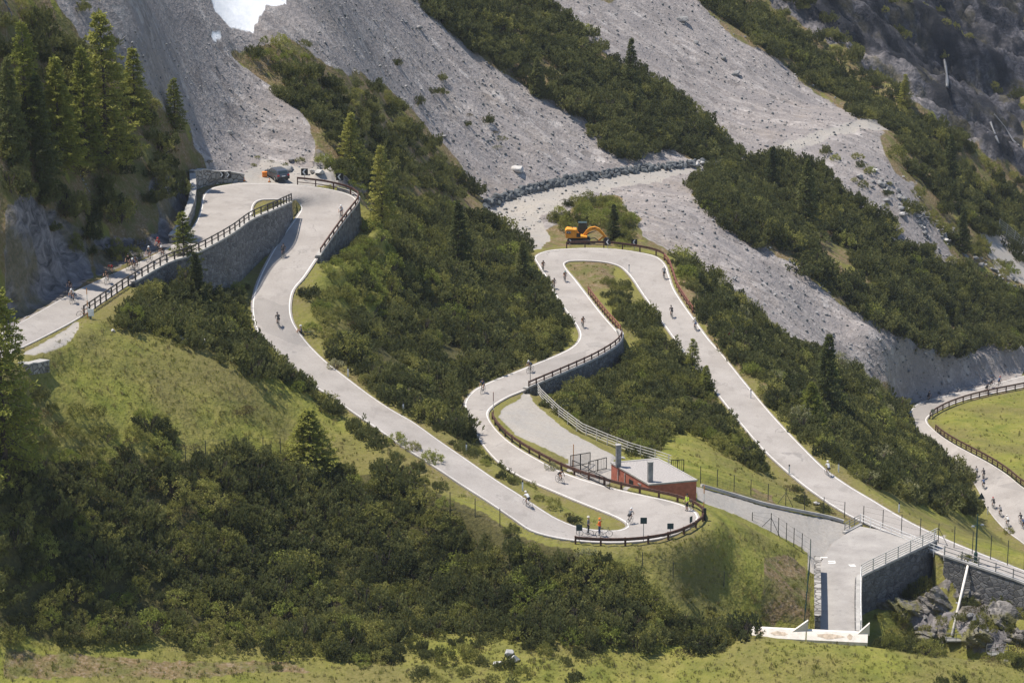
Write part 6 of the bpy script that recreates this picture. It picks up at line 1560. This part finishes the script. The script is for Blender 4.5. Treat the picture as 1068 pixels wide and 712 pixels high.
def scatter(name,label,cat,pts,protos):
    me=bpy.data.meshes.new(name); me.from_pydata([(p[0],p[1],p[2]-.05) for p in pts],[],[])
    n=len(pts)
    a=me.attributes.new('rot','FLOAT_VECTOR','POINT'); a.data.foreach_set('vector',np.array([(rng.uniform(-.1,.1),rng.uniform(-.1,.1),rng.uniform(0,6.28)) for _ in pts],np.float32).ravel())
    a=me.attributes.new('scl','FLOAT_VECTOR','POINT'); a.data.foreach_set('vector',np.array([(p[4]*rng.uniform(.9,1.15),p[4]*rng.uniform(.9,1.15),p[4]*rng.uniform(.9,1.5)) for p in pts],np.float32).ravel())
    a=me.attributes.new('var','INT','POINT'); a.data.foreach_set('value',np.array([rng.randrange(len(protos)) for _ in pts],np.int32))
    o=bpy.data.objects.new(name,me); C.objects.link(o); tag(o,label,cat,None,'stuff')
    gt=bpy.data.node_groups.new(name,'GeometryNodeTree'); gt.interface.new_socket('Geometry',in_out='INPUT',socket_type='NodeSocketGeometry'); gt.interface.new_socket('Geometry',in_out='OUTPUT',socket_type='NodeSocketGeometry')
    gi=gt.nodes.new('NodeGroupInput'); go=gt.nodes.new('NodeGroupOutput'); jn=gt.nodes.new('GeometryNodeJoinGeometry')
    def na(nm,ty):
        x_=gt.nodes.new('GeometryNodeInputNamedAttribute'); x_.data_type=ty; x_.inputs['Name'].default_value=nm; return x_.outputs['Attribute']
    rr,ss,vv=na('rot','FLOAT_VECTOR'),na('scl','FLOAT_VECTOR'),na('var','INT')
    for k,po in enumerate(protos):
        oi=gt.nodes.new('GeometryNodeObjectInfo'); oi.inputs['Object'].default_value=po; oi.transform_space='ORIGINAL'
        ip=gt.nodes.new('GeometryNodeInstanceOnPoints'); cmpn=gt.nodes.new('FunctionNodeCompare'); cmpn.data_type='INT'; cmpn.operation='EQUAL'
        gt.links.new(vv,cmpn.inputs[2]); cmpn.inputs[3].default_value=k
        gt.links.new(gi.outputs[0],ip.inputs['Points']); gt.links.new(cmpn.outputs[0],ip.inputs['Selection']); gt.links.new(oi.outputs['Geometry'],ip.inputs['Instance'])
        gt.links.new(rr,ip.inputs['Rotation']); gt.links.new(ss,ip.inputs['Scale']); gt.links.new(ip.outputs[0],jn.inputs[0])
    gt.links.new(jn.outputs[0],go.inputs[0]); md=o.modifiers.new('scatter','NODES'); md.node_group=gt
    return o
def protos_of(kind):
    out=[]
    for fm,_ in KIND[kind]:
        for o in bpy.data.objects:
            if o.data is fm: out.append(o); break
    return out
for kind,nm,lb in (('mugo','pine_scrub','dark mugo pine scrub covering the slopes'),('olive','mixed_scrub','olive green scrub scattered through the pines'),('bright','leafy_scrub','bright green bushes scattered far up the slopes'),('pale','catkin_scrub','pale flowering scrub among the pines'),('heath','heath_cover','brownish heather growing on the banks'),('lowpine','creeping_pine_cover','creeping pine mats on the scree')):
    if stuff[kind] and protos_of(kind): scatter(nm,lb,'scrub',stuff[kind],protos_of(kind))

# loose stones on the scree
sp_=[]
for x_,y_,s in SPTS:
    p=HIT3(x_,y_); sp_.append((p[0],p[1],p[2]+.05+s*.12,'',s))
ro=[next(o for o in bpy.data.objects if o.data is m_) for m_ in (GR[0],GR[1],GR[2],SL[1])]
scatter('scree_stones','loose grey stones strewn over the scree slopes','stones',sp_,ro)

# ------------------------------------------------------------------ trees that stand out one by one
LARCH=[mk_conifer(101,12,2.5,'larch_needles',.06,1.15,.22,.26,.8,.35),mk_conifer(102,12,2.1,'larch_needles',.08,1.05,.2,.25,.75,.4),mk_conifer(103,12,2.9,'larch_needles',.05,1.2,.25,.27,.9,.3)]
SPRUCE=[mk_conifer(111,12,2.5,'spruce_needles',.03,1.35,.3,.26,.9,.25),mk_conifer(112,12,2.1,'spruce_needles',.04,1.3,.3,.25,.85,.3)]
THIN=[mk_conifer(121,12,2.9,'larch_needles',.10,1.15,.35,.25,.62,.45)]
# (px top, py top, py base, kind, variant, label)
TREES=[
 (112,14,172,'L',0,'tallest larch rising from the hill above the left road'),
 (183,82,140,'L',1,'small lone larch beside the grey scree chute'),
 (62,60,176,'L',2,'broad larch on the hill above the left road, left of the tallest one'),
 (28,25,150,'L',1,'larch high on the hill near the left edge'),
 (42,80,186,'S',0,'dark spruce in front of the larches on the left hill'),
 (90,52,180,'L',1,'slim larch directly left of the tallest larch'),
 (12,60,172,'S',1,'dark spruce at the left edge of the hill above the road'),
 (141,50,130,'L',0,'short larch right of the tallest larch at the edge of the scree'),
 (7,300,500,'T',0,'large thin larch at the left edge in front of the road'),
 (193,222,290,'L',0,'larch standing just below the left road railing'),
 (205,262,318,'S',1,'small spruce below the left road beside the larch'),
 (323,424,487,'L',2,'small rounded larch at the foot of the left meadow'),
 (366,118,178,'L',0,'larch beside the pines above the upper left hairpin'),
 (398,152,235,'L',1,'slim larch right of the upper left hairpin railing'),
 (478,208,285,'S',0,'broad green spruce standing in the central thicket'),
 (545,250,300,'S',1,'dark small spruce at the left side of the excavator hairpin'),
 (658,40,98,'S',1,'lone spruce standing on the pine band between the scree fans'),
 (862,346,432,'S',0,'tall green spruce in the wood right of the long road'),
 (845,396,450,'L',2,'yellow green larch in front of the tall green spruce'),
 (722,352,392,'L',1,'small larch top at the left edge of the long descending road'),
 (736,380,412,'L',0,'small larch just below the other one by the long road'),
 (840,165,235,'S',0,'dark spruce high on the far pine slope'),
 (990,140,196,'S',1,'spruce on the dark flank under the cliffs'),
 (1003,215,262,'S',1,'dark spruce above the grey boulder strip at the right'),
 (805,152,200,'S',1,'spruce at the left end of the far pine slope'),
 (640,212,250,'S',1,'dark narrow conifer behind the excavator'),
 (560,60,100,'S',0,'dark spruce halfway down the pine band'),
 (943,78,112,'L',1,'light green larch below the cliffs'),
]
for (px,pt,pb,kd,vi,lb) in TREES:
    g=hit(px,pb); d=(g.y*cT+(CAMZ-g.z)*sT); hgt=(pb-pt)/F*d/cT*.99
    cm,tm={'L':LARCH,'S':SPRUCE,'T':THIN}[kd][vi]
    s=hgt/12; o=empty({'L':'larch_tree','S':'spruce_tree','T':'larch_tree'}[kd],(g.x,g.y,g.z-.1),rng.uniform(0,6.28),lb,'tree',None)
    wd=s**.6 if s<1 else s; wd=min(max(wd,s),s*1.35)*(1.25 if kd=='L' else 1.1); wd*=1.5 if px==323 else 1
    o.scale=(wd,wd,s); link('crown',cm,None,o); link('trunk',tm,None,o)
# pale willow-like bushes that catch the light
for px,py,sz,kd,lb in [(840,432,2.6,'bright','large yellow green bush below the tall spruce'),(885,478,1.9,'pale','round pale flowering bush at the road right of the larch'),(1000,500,2.4,'pale','big pale flowering bush at the left edge of the valley road'),(770,330,1.6,'pale','pale bush at the scree edge above the long road'),
                       (745,318,1.4,'bright','light green bush near the top of the wood by the long road'),(925,498,1.3,'bright','ochre green bush at the lower edge of the right wood'),(350,385,1.1,'pale','bare pinkish bush leaning over the near road edge'),(612,585,1.2,'pale','pale flowering bush in front of the front hairpin rail'),
                       (575,490,.9,'pale','bare twiggy bush on the strip above the front hairpin'),(290,218,.7,'olive','small bush at the tip of the inner wall of the upper left hairpin'),(712,683,1.0,'heath','brown low shrub in the bottom meadow'),(1052,556,.8,'olive','small shrub at the inner edge of the valley road'),(1008,590,1.2,'olive','bush under the street lamp at the road wall'),(450,482,1.2,'bright','young light green tree on the verge above the road'),(414,462,1.1,'bright','bright bush at the near side of the lower road'),(430,470,.9,'olive','olive bush between two bright ones beside the lower road'),(388,240,1.4,'bright','bright bush against the outer wall of the upper left hairpin'),(397,250,1.3,'bright','second bright bush just below the outer hairpin wall'),(380,256,1.2,'olive','olive bush at the foot of the outer hairpin wall'),(402,232,1.2,'mugo','dark pine shrub right of the outer hairpin wall'),(267,377,.5,'mugo','small round pine at the top of the left meadow'),(255,430,1.1,'heath','sprawling shrub in the middle of the left meadow'),(395,492,.9,'mugo','round pine shrub by the wire fence under the left meadow')]:
    g=hit(px,py); fm,sm=KIND[kd][0]
    o=empty({'bright':'leafy_bush','pale':'flowering_bush','olive':'shrub','heath':'heather_tuft','mugo':'mugo_pine'}[kd],(g.x,g.y,g.z-.05),px*.1,lb,'bush'); o.scale=(sz,sz,sz*1.05); link('foliage',fm,None,o); link('stem',sm,None,o)

# ------------------------------------------------------------------ grass tufts over the meadows
def mk_tuft(seed,mat):
    r_=random.Random(seed); m=MB()
    for i in range(16):
        a=r_.uniform(0,6.28); o=Vector((math.cos(a),math.sin(a),0))*r_.uniform(0,.5); blade(m,o,(o*.6+Vector((0,0,1))+rvec(r_)*.3).normalized(),r_.uniform(.35,.8),.10,r_)
    return finish(m,'grass_tuft',mat)
TU=[mk_tuft(1,'grass_blades'),mk_tuft(2,'grass_blades'),mk_tuft(3,'straw_blades')]; tp=[]
for i,(x_,y_,lb) in enumerate([(160,362,'tall grass tuft in the upper left meadow'),(230,440,'grass tuft beside the shrub in the left meadow'),(690,470,'brown tuft in the field behind the building')]):
    g_=hit(x_,y_); o=link('grass_tuft',TU[i],None); o.location=(g_.x,g_.y,g_.z-.03); o.scale=(.7,.7,.7); tag(o,lb,'grass tuft'); tp.append(o)
MP=[[(40,395),(85,335),(180,350),(300,395),(400,450),(520,540),(420,495),(300,475),(190,465),(90,420)],[(0,672),(420,690),(780,668),(1068,680),(1068,715),(0,715)],[(640,570),(735,545),(842,580),(842,655),(740,655),(690,620)],[(690,440),(760,460),(880,540),(800,520),(700,480)],[(960,440),(1068,405),(1068,500),(1010,468)],[(715,300),(760,365),(860,470),(960,545),(1068,560),(1068,590),(960,545),(850,480),(740,345)],[(430,440),(520,490),(640,548),(600,545),(500,480)],[(590,275),(640,275),(640,300),(615,305)],[(400,655),(640,670),(600,712),(430,712)]]
gp=[]; r2=np.random.RandomState(3)
for P_ in MP:
    xs=[a[0] for a in P_]; ys=[a[1] for a in P_]; ar=0.5*abs(sum(P_[i][0]*P_[(i+1)%len(P_)][1]-P_[(i+1)%len(P_)][0]*P_[i][1] for i in range(len(P_)))); n=int(ar/18)
    X_=r2.uniform(min(xs),max(xs),n*3); Y_=r2.uniform(min(ys),max(ys),n*3); ok=inpoly(X_,Y_,P_)
    for x_,y_ in list(zip(X_[ok],Y_[ok]))[:n]:
        d=ray(x_,y_); Ys=np.arange(225,470,1.0); t=Ys/d[1]; g_=ground(d[0]*t,Ys); b_=np.where(g_>=CAMZ+d[2]*t)[0]
        if len(b_): k=b_[0]; gp.append((d[0]*t[k]+r2.uniform(-.5,.5),Ys[k]+r2.uniform(-.8,.8),0,'',.16+.30*r2.rand()**3))
A_=np.array([(p[0],p[1]) for p in gp]); _,dd=near(P12,A_[:,0],A_[:,1]); G2=ground(A_[:,0],A_[:,1]); gp=[(p[0],p[1],float(g_),'',p[4]) for p,d_,g_ in zip(gp,dd,G2) if d_>.7 and not inpoly(np.array([p[0]]),np.array([p[1]]),PLAT)[0]]
scatter('meadow_grass','grass tufts growing all over the meadows','grass',gp,tp)

# equal labels among the stones: tell them apart by their order from the left
OW='leftmost,second,third,fourth,fifth,sixth,seventh,eighth,ninth,tenth,eleventh,twelfth,thirteenth,fourteenth,fifteenth,sixteenth,seventeenth,eighteenth,nineteenth,twentieth'.split(',')
same={}
for o in C.objects:
    if o.parent is None and o.get('category')=='boulder': same.setdefault(o['label'],[]).append(o)
for lb,os_ in same.items():
    if len(os_)>1:
        os_.sort(key=lambda o:proj(tuple(o.location))[0,0])
        for j,o in enumerate(os_):
            if j<20:
                t=OW[j]+(' from left ' if j else ' ')+lb
                if len(t.split())>16: t=OW[j]+' '+lb
                o['label']=t

# ------------------------------------------------------------------ mountain air
hm=bpy.data.materials.new('haze_air'); hm.use_nodes=True; t=hm.node_tree; t.nodes.remove(t.nodes['Principled BSDF'])
pv=t.nodes.new('ShaderNodeVolumePrincipled'); pv.inputs['Color'].default_value=(.86,.92,1,1); pv.inputs['Density'].default_value=.00007; pv.inputs['Anisotropy'].default_value=.2
t.links.new(pv.outputs[0],t.nodes['Material Output'].inputs['Volume'])
zmin=float(gz1.min())-3; zmax=float(gz1.max())+30; xm=float(np.abs(gx).max())+20; ym=float(gy.max())+20
me=bpy.data.meshes.new('haze'); V_=[(sx*xm,sy,sz) for sz in(zmin,max(zmax,CAMZ+10)) for sx,sy in((-1,-60),(1,-60),(1,ym),(-1,ym))]
me.from_pydata(V_,[],[(3,2,1,0),(4,5,6,7),(0,1,5,4),(1,2,6,5),(2,3,7,6),(3,0,4,7)]); me.materials.append(hm)
hz=bpy.data.objects.new('haze',me); C.objects.link(hz); hz['kind']='stuff'; hz['label']='thin bluish mountain air'
